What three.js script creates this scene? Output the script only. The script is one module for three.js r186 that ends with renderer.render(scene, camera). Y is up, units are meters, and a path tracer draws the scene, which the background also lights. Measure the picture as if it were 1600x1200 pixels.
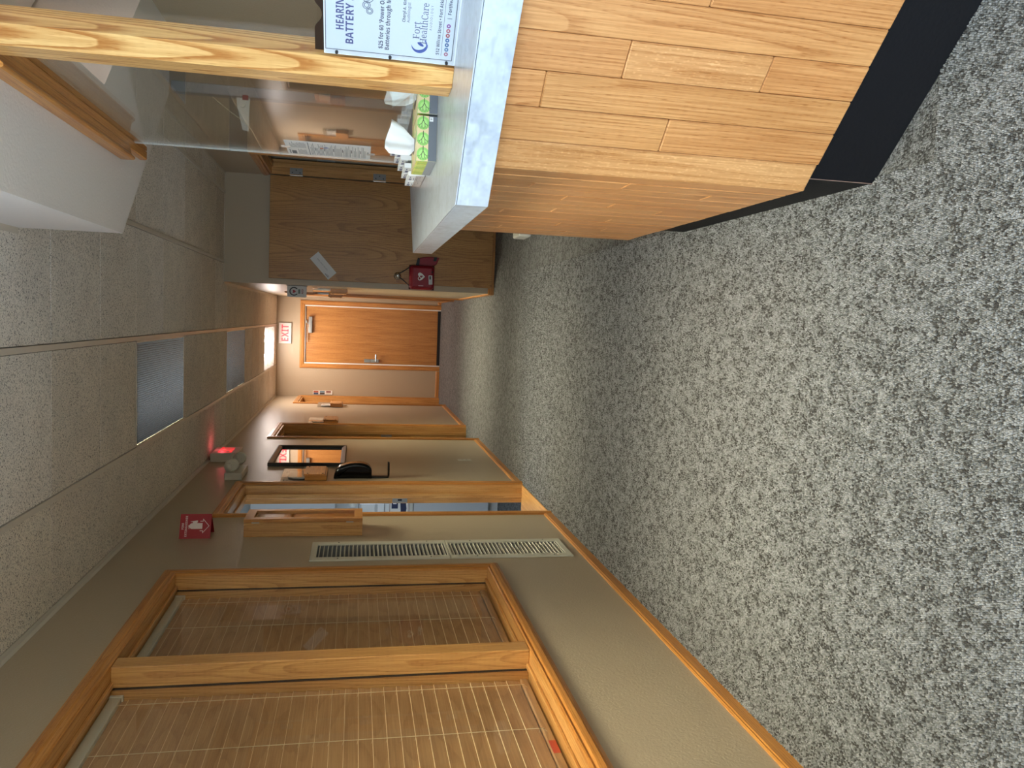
import * as THREE from 'three';
import { mergeGeometries } from 'three/addons/utils/BufferGeometryUtils.js';
import { RoundedBoxGeometry } from 'three/addons/geometries/RoundedBoxGeometry.js';
import { RectAreaLightUniformsLib } from 'three/addons/lights/RectAreaLightUniformsLib.js';
RectAreaLightUniformsLib.init();

const scene = new THREE.Scene();
const renderer = new THREE.WebGLRenderer({ antialias: true });
renderer.toneMapping = THREE.LinearToneMapping;
renderer.toneMappingExposure = 1.14;
renderer.shadowMap.enabled = true;

// ---------------------------------------------------------------- camera (a portrait shot lying on its side)
const F = 1233.15;
const camera = new THREE.PerspectiveCamera(2 * Math.atan(600 / F) * 180 / Math.PI, 4 / 3, 0.05, 60);
camera.position.set(0, 1.27, 0);
camera.rotation.order = 'YXZ';
camera.rotation.set(-0.1953, 0.0795, 0.02356 - Math.PI / 2);
scene.add(camera);

// ---------------------------------------------------------------- daylight
const SKY = new THREE.Color(0.62, 0.80, 1.0);
scene.background = SKY.clone();
scene.backgroundIntensity = 1.4;
function areaLight(color, intensity, w, h, [x, y, z], [tx, ty, tz]) {
  const l = new THREE.RectAreaLight(color, intensity, w, h);
  l.position.set(x, y, z); l.lookAt(tx, ty, tz); scene.add(l);
  return l;
}
// daylight through the tall lobby window to the left behind the camera, and through the window of the side room
areaLight(new THREE.Color(0.62, 0.81, 1.0), 17, 2.7, 1.9, [-1.26, 1.45, 1.45], [3, 1.45, 1.45]);
areaLight(new THREE.Color(0.64, 0.80, 1.0), 4.2, 1.5, 1.3, [-3.42, 1.5, -5.3], [0, 1.2, -5.3]);
const LOUVRE_LIGHT = 135, LOUVRE_COLOR = new THREE.Color(0.99, 0.95, 0.70);
const OPEN_LIGHT = 19, OPEN_COLOR = new THREE.Color(1.0, 0.88, 0.79);

// ---------------------------------------------------------------- random numbers, noise
let seedState = 12345;
const rnd = () => { seedState = (seedState * 1664525 + 1013904223) >>> 0; return seedState / 4294967296; };
const rr = (a, b) => a + (b - a) * rnd();
const clamp = (x, a = 0, b = 1) => Math.min(b, Math.max(a, x));
const mixn = (a, b, t) => a + (b - a) * t;
const sstep = (a, b, x) => { const t = clamp((x - a) / (b - a)); return t * t * (3 - 2 * t); };
const PERM = new Float32Array(65536);
{ let s = 99; for (let i = 0; i < 65536; i++) { s = (s * 1664525 + 1013904223) >>> 0; PERM[i] = s / 4294967296; } }
const hash = (x, y, s) => PERM[((x * 374761 + y * 668265 + s * 97861) ^ ((x * 7919) ^ (y * 104729))) & 65535];
function vnoise(x, y, px, py, s) {                                    // periodic value noise, 0..1
  const xi = Math.floor(x), yi = Math.floor(y), fx = x - xi, fy = y - yi;
  const ux = fx * fx * (3 - 2 * fx), uy = fy * fy * (3 - 2 * fy);
  const x0 = ((xi % px) + px) % px, x1 = (x0 + 1) % px, y0 = ((yi % py) + py) % py, y1 = (y0 + 1) % py;
  const a = hash(x0, y0, s), b = hash(x1, y0, s), c = hash(x0, y1, s), d = hash(x1, y1, s);
  return a + (b - a) * ux + (c - a) * uy + (a - b - c + d) * ux * uy;
}
function tex(w, h, paint, { srgb = true, rx = 1, ry = 1 } = {}) {      // paint(u, v, i, j) returns [r, g, b] 0..255
  const data = new Uint8Array(w * h * 4);
  for (let j = 0; j < h; j++) for (let i = 0; i < w; i++) {
    const c = paint(i / w, j / h, i, j), k = (j * w + i) * 4;
    data[k] = clamp(c[0], 0, 255); data[k + 1] = clamp(c[1], 0, 255); data[k + 2] = clamp(c[2], 0, 255); data[k + 3] = 255;
  }
  const t = new THREE.DataTexture(data, w, h, THREE.RGBAFormat);
  t.wrapS = t.wrapT = THREE.RepeatWrapping; t.magFilter = THREE.LinearFilter; t.minFilter = THREE.LinearMipmapLinearFilter; t.generateMipmaps = true;
  if (srgb) t.colorSpace = THREE.SRGBColorSpace;
  t.repeat.set(rx, ry); t.needsUpdate = true;
  return t;
}
function canvasTex(w, h, draw) {
  const c = document.createElement('canvas'); c.width = w; c.height = h;
  draw(c.getContext('2d'), w, h);
  const t = new THREE.CanvasTexture(c); t.colorSpace = THREE.SRGBColorSpace; t.anisotropy = 8;
  return t;
}

// ---------------------------------------------------------------- oak: growth rings, pores and flecks; u across the grain, v along it, in metres
function oakTex(w, h, sizeU, sizeV, { rings, arch, seed, light, dark, pore = 0.5, fleck = 0, wobble = 1, bold = 0 }) {
  return tex(w, h, (u, v) => {
    const warp = (vnoise(u * 4, v * 3, 4, 3, seed) - 0.5) * 1.6 * wobble + (vnoise(u * 12, v * 8, 12, 8, seed + 1) - 0.5) * 0.35 * wobble;
    const c = 0.5 - 0.5 * Math.cos(2 * Math.PI * u);
    const ring = rings * c + arch * v + warp;
    const f = ring - Math.floor(ring);
    const late = sstep(0.45, 0.95, f) * (1 - sstep(0.95, 1, f));
    const px = Math.round(sizeU * 1500), py = Math.max(2, Math.round(sizeV * 55));
    const streak = vnoise(u * px, v * py, px, py, seed + 2);
    const fx = Math.round(sizeU * 420), fy = Math.max(2, Math.round(sizeV * 9));
    const fine = vnoise(u * fx, v * fy, fx, fy, seed + 3);
    const broad = vnoise(u * 5, v * 4, 5, 4, seed + 4) - 0.5;
    let t = 0.26 + (0.24 + 0.10 * arch / 3 + bold) * late - bold * 0.35 + (fine - 0.5) * 0.44 + broad * 0.30;
    if (streak > 0.62) t += pore * (streak - 0.62) * (0.6 + late) * 2.6;
    if (fleck) {
      const kx = Math.round(sizeU * 420), ky = Math.round(sizeV * 130);
      const k = vnoise(u * kx, v * ky, kx, ky, seed + 6);
      if (k > 0.66) t -= fleck * (k - 0.66) * 1.5;
    }
    t = clamp(t, -0.2, 1.15);
    return [mixn(light[0], dark[0], t), mixn(light[1], dark[1], t), mixn(light[2], dark[2], t)];
  }, { rx: 1 / sizeU, ry: 1 / sizeV });
}
const OL = [222, 170, 102], OD = [168, 110, 52];
const oakStraight = oakTex(512, 1024, 0.25, 1.0, { rings: 9, arch: 0, seed: 11, light: OL, dark: OD, wobble: 0.8 });
const oakArch = oakTex(512, 1024, 0.22, 0.9, { rings: 6, arch: 3, seed: 23, light: OL, dark: OD });
const oakFleck = oakTex(512, 1024, 0.25, 1.0, { rings: 5, arch: 0, seed: 37, light: [224, 174, 108], dark: [174, 118, 58], fleck: 0.7, wobble: 0.5 });
const oakVeneer = oakTex(1024, 1024, 0.46, 1.25, { rings: 9, arch: 4, seed: 51, light: [196, 144, 74], dark: [138, 88, 34], wobble: 1.8, pore: 0.9 });
const oakBold = oakTex(512, 1024, 0.13, 1.1, { rings: 7, arch: 5, seed: 29, light: [236, 190, 122], dark: [184, 122, 60], bold: 0.4, wobble: 0.9 });
const faux = oakTex(256, 1024, 0.3, 1.0, { rings: 2, arch: 0, seed: 71, light: [196, 156, 110], dark: [152, 112, 72], wobble: 1.6, pore: 0.2 });

// ---------------------------------------------------------------- materials
const std = (o) => new THREE.MeshStandardMaterial(o);
const phys = (o) => new THREE.MeshPhysicalMaterial(o);
const oakTints = [0xf5eefc, 0xf6eaf6, 0xf2e6f2, 0xf5ecfa];
const oakPlanks = [];   // lighter and pinker strips than the trim
for (const t of [oakStraight, oakStraight, oakFleck, oakArch]) for (const c of oakTints) oakPlanks.push(phys({ map: t, color: c, roughness: 0.42, clearcoat: 0.25, clearcoatRoughness: 0.3 }));
const M = {
  oak: phys({ map: oakStraight, roughness: 0.38, clearcoat: 0.3, clearcoatRoughness: 0.25 }),
  oakArch: phys({ map: oakArch, roughness: 0.38, clearcoat: 0.3, clearcoatRoughness: 0.25 }),
  oakBold: phys({ map: oakBold, roughness: 0.38, clearcoat: 0.3, clearcoatRoughness: 0.25 }),
  oakTrim: phys({ map: oakStraight, color: 0xf6e4c6, roughness: 0.36, clearcoat: 0.35, clearcoatRoughness: 0.22 }),
  veneer: phys({ map: oakVeneer, roughness: 0.4, clearcoat: 0.2, clearcoatRoughness: 0.3 }),
  leaf: phys({ map: oakFleck, color: 0xe2cfb2, roughness: 0.38, clearcoat: 0.25, clearcoatRoughness: 0.3 }),
  slat: std({ map: faux, roughness: 0.5 }),
  slatHighlight: std({ color: 0xefd6aa, roughness: 0.5 }),  // pale colour stands in for overhead light caught along the slat edges
  black: std({ color: 0x1b191c, roughness: 0.55 }),
  blackGloss: phys({ color: 0x070708, roughness: 0.14, specularIntensity: 0.55 }),
  blackFrame: std({ color: 0x0d0c0c, roughness: 0.4 }),
  whitePaint: std({ color: 0xd9d6d0, roughness: 0.6 }),
  whiteMetal: std({ color: 0xdcd8c6, roughness: 0.42 }),
  tee: std({ color: 0xd6cfc2, roughness: 0.32 }),
  whitePlastic: phys({ color: 0xcfcabd, roughness: 0.35 }),
  chrome: std({ color: 0xc8c8c8, metalness: 1, roughness: 0.14 }),
  satin: std({ color: 0xb7b4ae, metalness: 1, roughness: 0.33 }),
  brass: std({ color: 0xb89a5a, metalness: 1, roughness: 0.3 }),
  louvre: std({ color: 0x54514e, metalness: 1, roughness: 0.22 }),
  glass: phys({ color: 0xfbfdfc, transmission: 1, roughness: 0.0, thickness: 0, ior: 1.5 }),
  windowGlass: phys({ color: 0xffffff, transmission: 1, roughness: 0.0, thickness: 0, ior: 1.5, specularIntensity: 0.6 }),
  glassEdge: phys({ color: 0xf2f2f2, roughness: 0.1, transmission: 0.5, thickness: 0 }),
  acrylic: phys({ color: 0xf7f7f7, transmission: 1, roughness: 0.02, thickness: 0, ior: 1.45 }),
  mirror: std({ color: 0xd9d6d2, metalness: 1, roughness: 0.02 }),
  paper: std({ color: 0xf1f0ec, roughness: 0.85 }),
  tissue: phys({ color: 0xf6f6f6, roughness: 1, transmission: 0.15, thickness: 0 }),
  red: std({ color: 0x8f1024, roughness: 0.5 }),
  redSign: std({ color: 0xa81220, roughness: 0.4 }),
  cord: std({ color: 0xd9cba8, roughness: 0.8 }),
};
const orangePeel = tex(512, 512, (u, v) => {
  const a = vnoise(u * 60, v * 60, 60, 60, 5) * 0.6 + vnoise(u * 130, v * 130, 130, 130, 6) * 0.4; const k = 255 * a; return [k, k, k];
}, { srgb: false, rx: 1 / 0.35, ry: 1 / 0.35 });
const paint = (c, r = 0.42) => phys({ color: c, roughness: r, bumpMap: orangePeel, bumpScale: 0.0006, specularIntensity: 1 });
M.wall = paint(0xb5a48a, 0.36);
M.wallFar = paint(0xb8a488);
M.wallOffice = M.wall;
M.drywall = paint(0xeae3de, 0.7);
M.roomBlue = paint(0xd0cfcb, 0.6);
M.concrete = std({ color: 0x9a9790, roughness: 0.9 });
// ceiling tile: cream mineral fibre with dark pin holes and short fissures
const tileColor = tex(1024, 1024, (u, v) => {
  const a = vnoise(u * 290, v * 210, 290, 210, 31), b = vnoise(u * 150, v * 110, 150, 110, 32), c = vnoise(u * 330, v * 330, 330, 330, 33), m = vnoise(u * 6, v * 6, 6, 6, 34);
  let t = 1 - 0.10 * (c - 0.3) + 0.05 * (m - 0.5);
  if (a > 0.70) t -= sstep(0.70, 0.9, a) * 0.52;
  if (b > 0.77) t -= sstep(0.77, 0.94, b) * 0.38;
  return [246 * t, 240 * t, 231 * t];
}, { rx: 1 / 0.6096, ry: 1 / 0.6096 });
const tileBump = tex(1024, 1024, (u, v) => {
  const a = vnoise(u * 290, v * 210, 290, 210, 31), b = vnoise(u * 150, v * 110, 150, 110, 32), c = vnoise(u * 330, v * 330, 330, 330, 33);
  const k = 255 * clamp(0.8 - sstep(0.72, 0.92, a) * 0.6 - sstep(0.80, 0.96, b) * 0.4 + 0.15 * (c - 0.5)); return [k, k, k];
}, { srgb: false, rx: 1 / 0.6096, ry: 1 / 0.6096 });
const tileMats = [0xffffff, 0xf6f3ee, 0xfaf8f2].map((c) => std({ map: tileColor, bumpMap: tileBump, bumpScale: 0.0012, color: c, roughness: 0.95 }));
// carpet: loop pile, every loop spun of one of several grey and brown yarns
const YARNS = [[140, 139, 138], [126, 125, 123], [109, 108, 105], [85, 84, 81], [65, 61, 57]];
function yarnAt(x, z) {                                                // which yarn comes up at a place, and how light it is
  const b = vnoise(x * 52, z * 44, 997, 991, 61) * 0.6 + vnoise(x * 118, z * 96, 997, 991, 62) * 0.4, q = b * 0.75 + rnd() * 0.75;
  return YARNS[q < 0.48 ? 0 : q < 0.74 ? 1 : q < 0.93 ? 2 : q < 1.06 ? 3 : 4];
}
const yarn = (x, z, c) => { const y = yarnAt(x, z), s = rr(0.92, 1.08); return c.setRGB(y[0] / 255 * s, y[1] / 255 * s, y[2] / 255 * s, THREE.SRGBColorSpace); };
const CW = 2048, CS = 1.8, CN = 380;
const cw = new Float32Array(CW * CW), ct = new Uint8Array(CW * CW * 3);
{
  const jx = new Float32Array(CN * CN), jy = new Float32Array(CN * CN), col = new Float32Array(CN * CN * 3), ht = new Float32Array(CN * CN);
  for (let j = 0; j < CN; j++) for (let i = 0; i < CN; i++) {
    const k = j * CN + i; jx[k] = rnd(); jy[k] = rnd(); ht[k] = rr(0.65, 1);
    const y = yarnAt(i / CN * CS, j / CN * CS), s = rr(0.80, 0.95); for (let z = 0; z < 3; z++) col[k * 3 + z] = y[z] * s;  // flat yarns toned down, putting the shade between loops into the colour
  }
  for (let y = 0; y < CW; y++) for (let x = 0; x < CW; x++) {
    const gx = x / CW * CN, gy = y / CW * CN, ix = Math.floor(gx), iy = Math.floor(gy);
    let best = 9, bk = 0;
    for (let b = -1; b <= 1; b++) for (let a = -1; a <= 1; a++) {
      const cx = (ix + a + CN) % CN, cy = (iy + b + CN) % CN, k = cy * CN + cx;
      const dx = gx - (ix + a + jx[k]), dy = (gy - (iy + b + jy[k])) * 0.8, d = dx * dx + dy * dy;
      if (d < best) { best = d; bk = k; }
    }
    const o = y * CW + x; cw[o] = clamp(Math.sqrt(1 - clamp(best * 1.5)) * ht[bk]);
    ct[o * 3] = col[bk * 3]; ct[o * 3 + 1] = col[bk * 3 + 1]; ct[o * 3 + 2] = col[bk * 3 + 2];
  }
}
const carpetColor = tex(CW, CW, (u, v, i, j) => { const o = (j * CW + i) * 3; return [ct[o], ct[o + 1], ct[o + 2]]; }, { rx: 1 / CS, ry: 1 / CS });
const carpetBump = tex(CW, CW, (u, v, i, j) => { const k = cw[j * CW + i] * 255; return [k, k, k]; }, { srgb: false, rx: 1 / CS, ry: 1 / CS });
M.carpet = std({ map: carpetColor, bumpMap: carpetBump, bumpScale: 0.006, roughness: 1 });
// countertop laminate: white with faint cloudy grey mottling
const laminate = tex(1024, 1024, (u, v) => {
  const a = vnoise(u * 14, v * 14, 14, 14, 81), b = vnoise(u * 40, v * 40, 40, 40, 82), c = vnoise(u * 120, v * 120, 120, 120, 83);
  let t = 1.02 - 0.16 * a * b - 0.05 * (c - 0.5);
  const k = vnoise(u * 60, v * 34, 60, 34, 84); if (k > 0.78) t -= (k - 0.78) * 0.35;
  return [188 * t, 199 * t, 214 * t];
}, { rx: 1 / 0.6, ry: 1 / 0.6 });
M.laminate = phys({ map: laminate, roughness: 0.28, clearcoat: 0.3, clearcoatRoughness: 0.15 });
M.kick = phys({ color: 0x0f0e11, roughness: 0.7, specularIntensity: 0.5, bumpMap: orangePeel, bumpScale: 0.0004 });

// ---------------------------------------------------------------- geometry helpers
const AX = { x: 0, y: 1, z: 2 };
function uvBox(g, grain = 'y', ou = rnd() * 7, ov = rnd() * 7) {       // uv in metres: v along the grain, u across it, face by face
  if (g.index) g = g.toNonIndexed();
  const p = g.attributes.position, n = g.attributes.normal ?? (g.computeVertexNormals(), g.attributes.normal), uv = new Float32Array(p.count * 2), ga = AX[grain];
  for (let t = 0; t < p.count; t += 3) {
    const nn = [0, 0, 0];
    for (let k = 0; k < 3; k++) { nn[0] += Math.abs(n.getX(t + k)); nn[1] += Math.abs(n.getY(t + k)); nn[2] += Math.abs(n.getZ(t + k)); }
    let d = nn.indexOf(Math.max(...nn)), va = ga, ua;
    if (d === ga) { va = (ga + 1) % 3; ua = (ga + 2) % 3; } else ua = 3 - d - ga;
    for (let k = 0; k < 3; k++) {
      const q = [p.getX(t + k), p.getY(t + k), p.getZ(t + k)];
      uv[(t + k) * 2] = q[ua] + ou; uv[(t + k) * 2 + 1] = q[va] + ov;
    }
  }
  g.setAttribute('uv', new THREE.BufferAttribute(uv, 2));
  for (const k of Object.keys(g.attributes)) if (!['position', 'normal', 'uv'].includes(k)) g.deleteAttribute(k);
  return g;
}
function chamfer(x0, x1, y0, y1, z0, z1, c = 0.0015, grain = 'y') {    // box between two corners with chamfered edges
  const lo = [Math.min(x0, x1), Math.min(y0, y1), Math.min(z0, z1)], hi = [Math.max(x0, x1), Math.max(y0, y1), Math.max(z0, z1)], mid = lo.map((v, i) => (v + hi[i]) / 2);
  const h = lo.map((v, i) => (hi[i] - v) / 2); c = Math.min(c, ...h.map((v) => v * 0.45));
  const pos = [];
  const tri = (a, b, d) => {
    const e1 = b.map((v, i) => v - a[i]), e2 = d.map((v, i) => v - a[i]);
    const n = [e1[1] * e2[2] - e1[2] * e2[1], e1[2] * e2[0] - e1[0] * e2[2], e1[0] * e2[1] - e1[1] * e2[0]];
    const o = a.map((v, i) => (v + b[i] + d[i]) / 3);
    if (n[0] * o[0] + n[1] * o[1] + n[2] * o[2] < 0) pos.push(...a, ...d, ...b); else pos.push(...a, ...b, ...d);
  };
  const quad = (a, b, d, e) => { tri(a, b, d); tri(a, d, e); };
  const V = (ax, s) => { const v = [0, 0, 0]; for (let i = 0; i < 3; i++) v[i] = s[i] * (i === ax ? h[i] : h[i] - c); return v; };
  for (let a = 0; a < 3; a++) for (const s of [-1, 1]) {
    const b = (a + 1) % 3, d = (a + 2) % 3, S = (sb, sd) => { const v = [0, 0, 0]; v[a] = s; v[b] = sb; v[d] = sd; return v; };
    quad(V(a, S(-1, -1)), V(a, S(1, -1)), V(a, S(1, 1)), V(a, S(-1, 1)));
    for (const sb of [-1, 1]) if (a < b || true) {
      if (a === 2 && false) continue;
      quad(V(a, S(sb, -1)), V(a, S(sb, 1)), V(b, S(sb, 1)), V(b, S(sb, -1)));
    }
  }
  for (const sx of [-1, 1]) for (const sy of [-1, 1]) for (const sz of [-1, 1]) tri(V(0, [sx, sy, sz]), V(1, [sx, sy, sz]), V(2, [sx, sy, sz]));
  const g = new THREE.BufferGeometry();
  g.setAttribute('position', new THREE.Float32BufferAttribute(pos, 3)); g.computeVertexNormals();
  g.translate(...mid);
  return uvBox(g, grain);
}
const box = (x0, x1, y0, y1, z0, z1, grain = 'y') => uvBox(new THREE.BoxGeometry(Math.abs(x1 - x0), Math.abs(y1 - y0), Math.abs(z1 - z0)).translate((x0 + x1) / 2, (y0 + y1) / 2, (z0 + z1) / 2), grain);
function rbox(x0, x1, y0, y1, z0, z1, r, seg = 3) {
  return uvBox(new RoundedBoxGeometry(Math.abs(x1 - x0), Math.abs(y1 - y0), Math.abs(z1 - z0), seg, r).translate((x0 + x1) / 2, (y0 + y1) / 2, (z0 + z1) / 2));
}
const V3 = (a) => new THREE.Vector3(...a);
function tube(pts, r, seg = 24, rad = 8, closed = false) { return uvBox(new THREE.TubeGeometry(new THREE.CatmullRomCurve3(pts.map(V3), closed, 'catmullrom', 0.4), seg, r, rad, closed)); }
function rod(a, b, r, rad = 16, r2 = r) {
  const A = V3(a), B = V3(b), g = new THREE.CylinderGeometry(r2, r, A.distanceTo(B), rad);
  g.applyQuaternion(new THREE.Quaternion().setFromUnitVectors(new THREE.Vector3(0, 1, 0), B.clone().sub(A).normalize()));
  return uvBox(g.translate((a[0] + b[0]) / 2, (a[1] + b[1]) / 2, (a[2] + b[2]) / 2));
}
const ball = (c, r, sx = 1, sy = 1, sz = 1, n = 20) => uvBox(new THREE.SphereGeometry(r, n, Math.round(n * 0.7)).scale(sx, sy, sz).translate(...c));
// a plate with holes: outline and holes in two axes, thickness along the third
function slab(outline, holes, t0, t1, plane, bevel = 0, grain = 'y') { // plane 'zy' (thickness x), 'xy' (thickness z), 'xz' (thickness y)
  const sh = new THREE.Shape(outline.map((p) => new THREE.Vector2(...p)));
  for (const hpts of holes) sh.holes.push(new THREE.Path(hpts.map((p) => new THREE.Vector2(...p))));
  return slabShape(sh, t0, t1, plane, bevel, grain);
}
function slabShape(sh, t0, t1, plane, bevel = 0, grain = 'y', curveSegments = 14) {
  let g = new THREE.ExtrudeGeometry(sh, { depth: Math.abs(t1 - t0) - 2 * bevel, bevelEnabled: bevel > 0, bevelSize: bevel, bevelOffset: -bevel, bevelThickness: bevel, bevelSegments: 2, curveSegments });
  g = g.index ? g.toNonIndexed() : g;
  const p = g.attributes.position, lo = Math.min(t0, t1) + bevel;
  for (let i = 0; i < p.count; i++) {
    const a = p.getX(i), b = p.getY(i), d = p.getZ(i) + lo;
    if (plane === 'zy') p.setXYZ(i, d, b, a); else if (plane === 'xz') p.setXYZ(i, a, d, b); else p.setXYZ(i, a, b, d);
  }
  if (plane !== 'xy') for (let i = 0; i < p.count; i += 3) {           // the mapping mirrors, so turn the triangles round
    const a = [p.getX(i + 1), p.getY(i + 1), p.getZ(i + 1)];
    p.setXYZ(i + 1, p.getX(i + 2), p.getY(i + 2), p.getZ(i + 2)); p.setXYZ(i + 2, ...a);
  }
  g.deleteAttribute('normal'); g.computeVertexNormals();
  return uvBox(g, grain);
}
const rect = (a0, a1, b0, b1) => [[a0, b0], [a1, b0], [a1, b1], [a0, b1]];
// moulding: profile [[s, t], ...] (s away from the opening, t out of the wall) swept from A to B; mitre slopes mA, mB shift the ends by s * m along the run
function mould(profile, A, B, S, T, mA = 0, mB = 0) {
  A = V3(A); B = V3(B); S = V3(S); T = V3(T);
  const L = B.clone().sub(A), len = L.length(), D = L.clone().normalize(), pos = [], uv = [], ou = rnd() * 5, ov = rnd() * 5;
  const at = (e, [s, t]) => (e ? B : A).clone().addScaledVector(S, s).addScaledVector(T, t).addScaledVector(D, (e ? mB : -mA) * s);
  let acc = 0; const n = profile.length;
  let area = 0; for (let i = 0; i < n; i++) { const a = profile[i], b = profile[(i + 1) % n]; area += a[0] * b[1] - b[0] * a[1]; }
  const flip = (new THREE.Vector3().crossVectors(S, T).dot(D) > 0) === (area > 0);
  const push = (list) => { for (const [p, u] of flip ? list : [list[0], list[2], list[1]]) { pos.push(p.x, p.y, p.z); uv.push(...u); } };
  for (let i = 0; i < n; i++) {
    const a = profile[i], b = profile[(i + 1) % n], w = Math.hypot(b[0] - a[0], b[1] - a[1]);
    const q = [[at(0, a), [acc + ou, ov]], [at(0, b), [acc + w + ou, ov]], [at(1, b), [acc + w + ou, ov + len]], [at(1, a), [acc + ou, ov + len]]];
    push([q[0], q[1], q[2]]); push([q[0], q[2], q[3]]); acc += w;
  }
  const tris = THREE.ShapeUtils.triangulateShape(profile.map((p) => new THREE.Vector2(...p)), []);
  for (const e of [0, 1]) for (const t of tris) {
    const l = t.map((k) => [at(e, profile[k]), [profile[k][0] + ou, profile[k][1] + ov]]); push(e ? l : [l[0], l[2], l[1]]);
  }
  const g = new THREE.BufferGeometry();
  g.setAttribute('position', new THREE.Float32BufferAttribute(pos, 3)); g.setAttribute('uv', new THREE.Float32BufferAttribute(uv, 2)); g.computeVertexNormals();
  return g;
}
// a printed sheet: corner O, width vector U, height vector W, uv 0..1, the print on the side U x W; thin solid
function sheet(O, U, W, t = 0.0006) {
  O = V3(O); U = V3(U); W = V3(W); const N = U.clone().cross(W).normalize();
  const c = [O, O.clone().add(U), O.clone().add(U).add(W), O.clone().add(W)], b = c.map((p) => p.clone().addScaledVector(N, -t)), q = [[0, 0], [1, 0], [1, 1], [0, 1]];
  const pos = [], uv = [];
  const tri = (list) => { for (const [p, u] of list) { pos.push(p.x, p.y, p.z); uv.push(...u); } };
  tri([[c[0], q[0]], [c[1], q[1]], [c[2], q[2]]]); tri([[c[0], q[0]], [c[2], q[2]], [c[3], q[3]]]);
  const e = [0.005, 0.005];
  tri([[b[0], e], [b[2], e], [b[1], e]]); tri([[b[0], e], [b[3], e], [b[2], e]]);
  for (let i = 0; i < 4; i++) { const j = (i + 1) % 4; tri([[c[i], e], [b[i], e], [b[j], e]]); tri([[c[i], e], [b[j], e], [c[j], e]]); }
  const g = new THREE.BufferGeometry();
  g.setAttribute('position', new THREE.Float32BufferAttribute(pos, 3)); g.setAttribute('uv', new THREE.Float32BufferAttribute(uv, 2)); g.computeVertexNormals();
  return g;
}
// ---------------------------------------------------------------- objects
const used = {};
const numbered = (n) => { used[n] = (used[n] ?? -1) + 1; return used[n] ? n + '_' + String(used[n]).padStart(3, '0') : n; };
const base = new Map([[scene, [0, 0, 0]]]);
function thing(name, label, category, pos, group) {
  const o = new THREE.Group(); o.name = numbered(name); o.position.set(...pos); scene.add(o); base.set(o, pos);
  o.userData = { label, category }; if (group) o.userData.group = group;
  return o;
}
function struct(name, pos = [0, 0, 0]) {
  const o = new THREE.Group(); o.name = name; o.position.set(...pos); scene.add(o); base.set(o, pos);
  o.userData = { kind: 'structure' };
  return o;
}
// a mesh whose geometry is given in the room's coordinates; its parent's base is taken off
function part(name, g, mat, parent, label) {
  g = Array.isArray(g) ? (g.length > 1 ? mergeGeometries(g) : g[0]) : g;
  const b = base.get(parent); g.translate(-b[0], -b[1], -b[2]);
  const m = new THREE.Mesh(g, mat); m.name = name; m.castShadow = m.receiveShadow = true; parent.add(m);
  base.set(m, b);                                                      // sub-parts sit at the same origin
  if (label) m.userData.label = label;
  return m;
}
const parts = (name, list, mat, parent, label) => list.map((g) => part(name, g, mat, parent, label));   // alike pieces, each a part of its own
function solo(name, label, category, g, mat, group) {                  // a thing that is one mesh
  g = Array.isArray(g) ? (g.length > 1 ? mergeGeometries(g) : g[0]) : g;
  g.computeBoundingBox(); const c = g.boundingBox, p = [(c.min.x + c.max.x) / 2, c.min.y, (c.min.z + c.max.z) / 2];
  const o = new THREE.Mesh(g.translate(-p[0], -p[1], -p[2]), mat);
  o.position.set(...p); o.name = numbered(name); o.castShadow = o.receiveShadow = true; scene.add(o); base.set(o, p);
  o.userData = { label, category }; if (group) o.userData.group = group;
  return o;
}
function shell(name, g, mat) {
  g = Array.isArray(g) ? mergeGeometries(g) : g;
  const o = new THREE.Mesh(g, mat); o.name = name; o.userData.kind = 'structure'; o.castShadow = o.receiveShadow = true; scene.add(o); base.set(o, [0, 0, 0]);
  return o;
}

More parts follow.
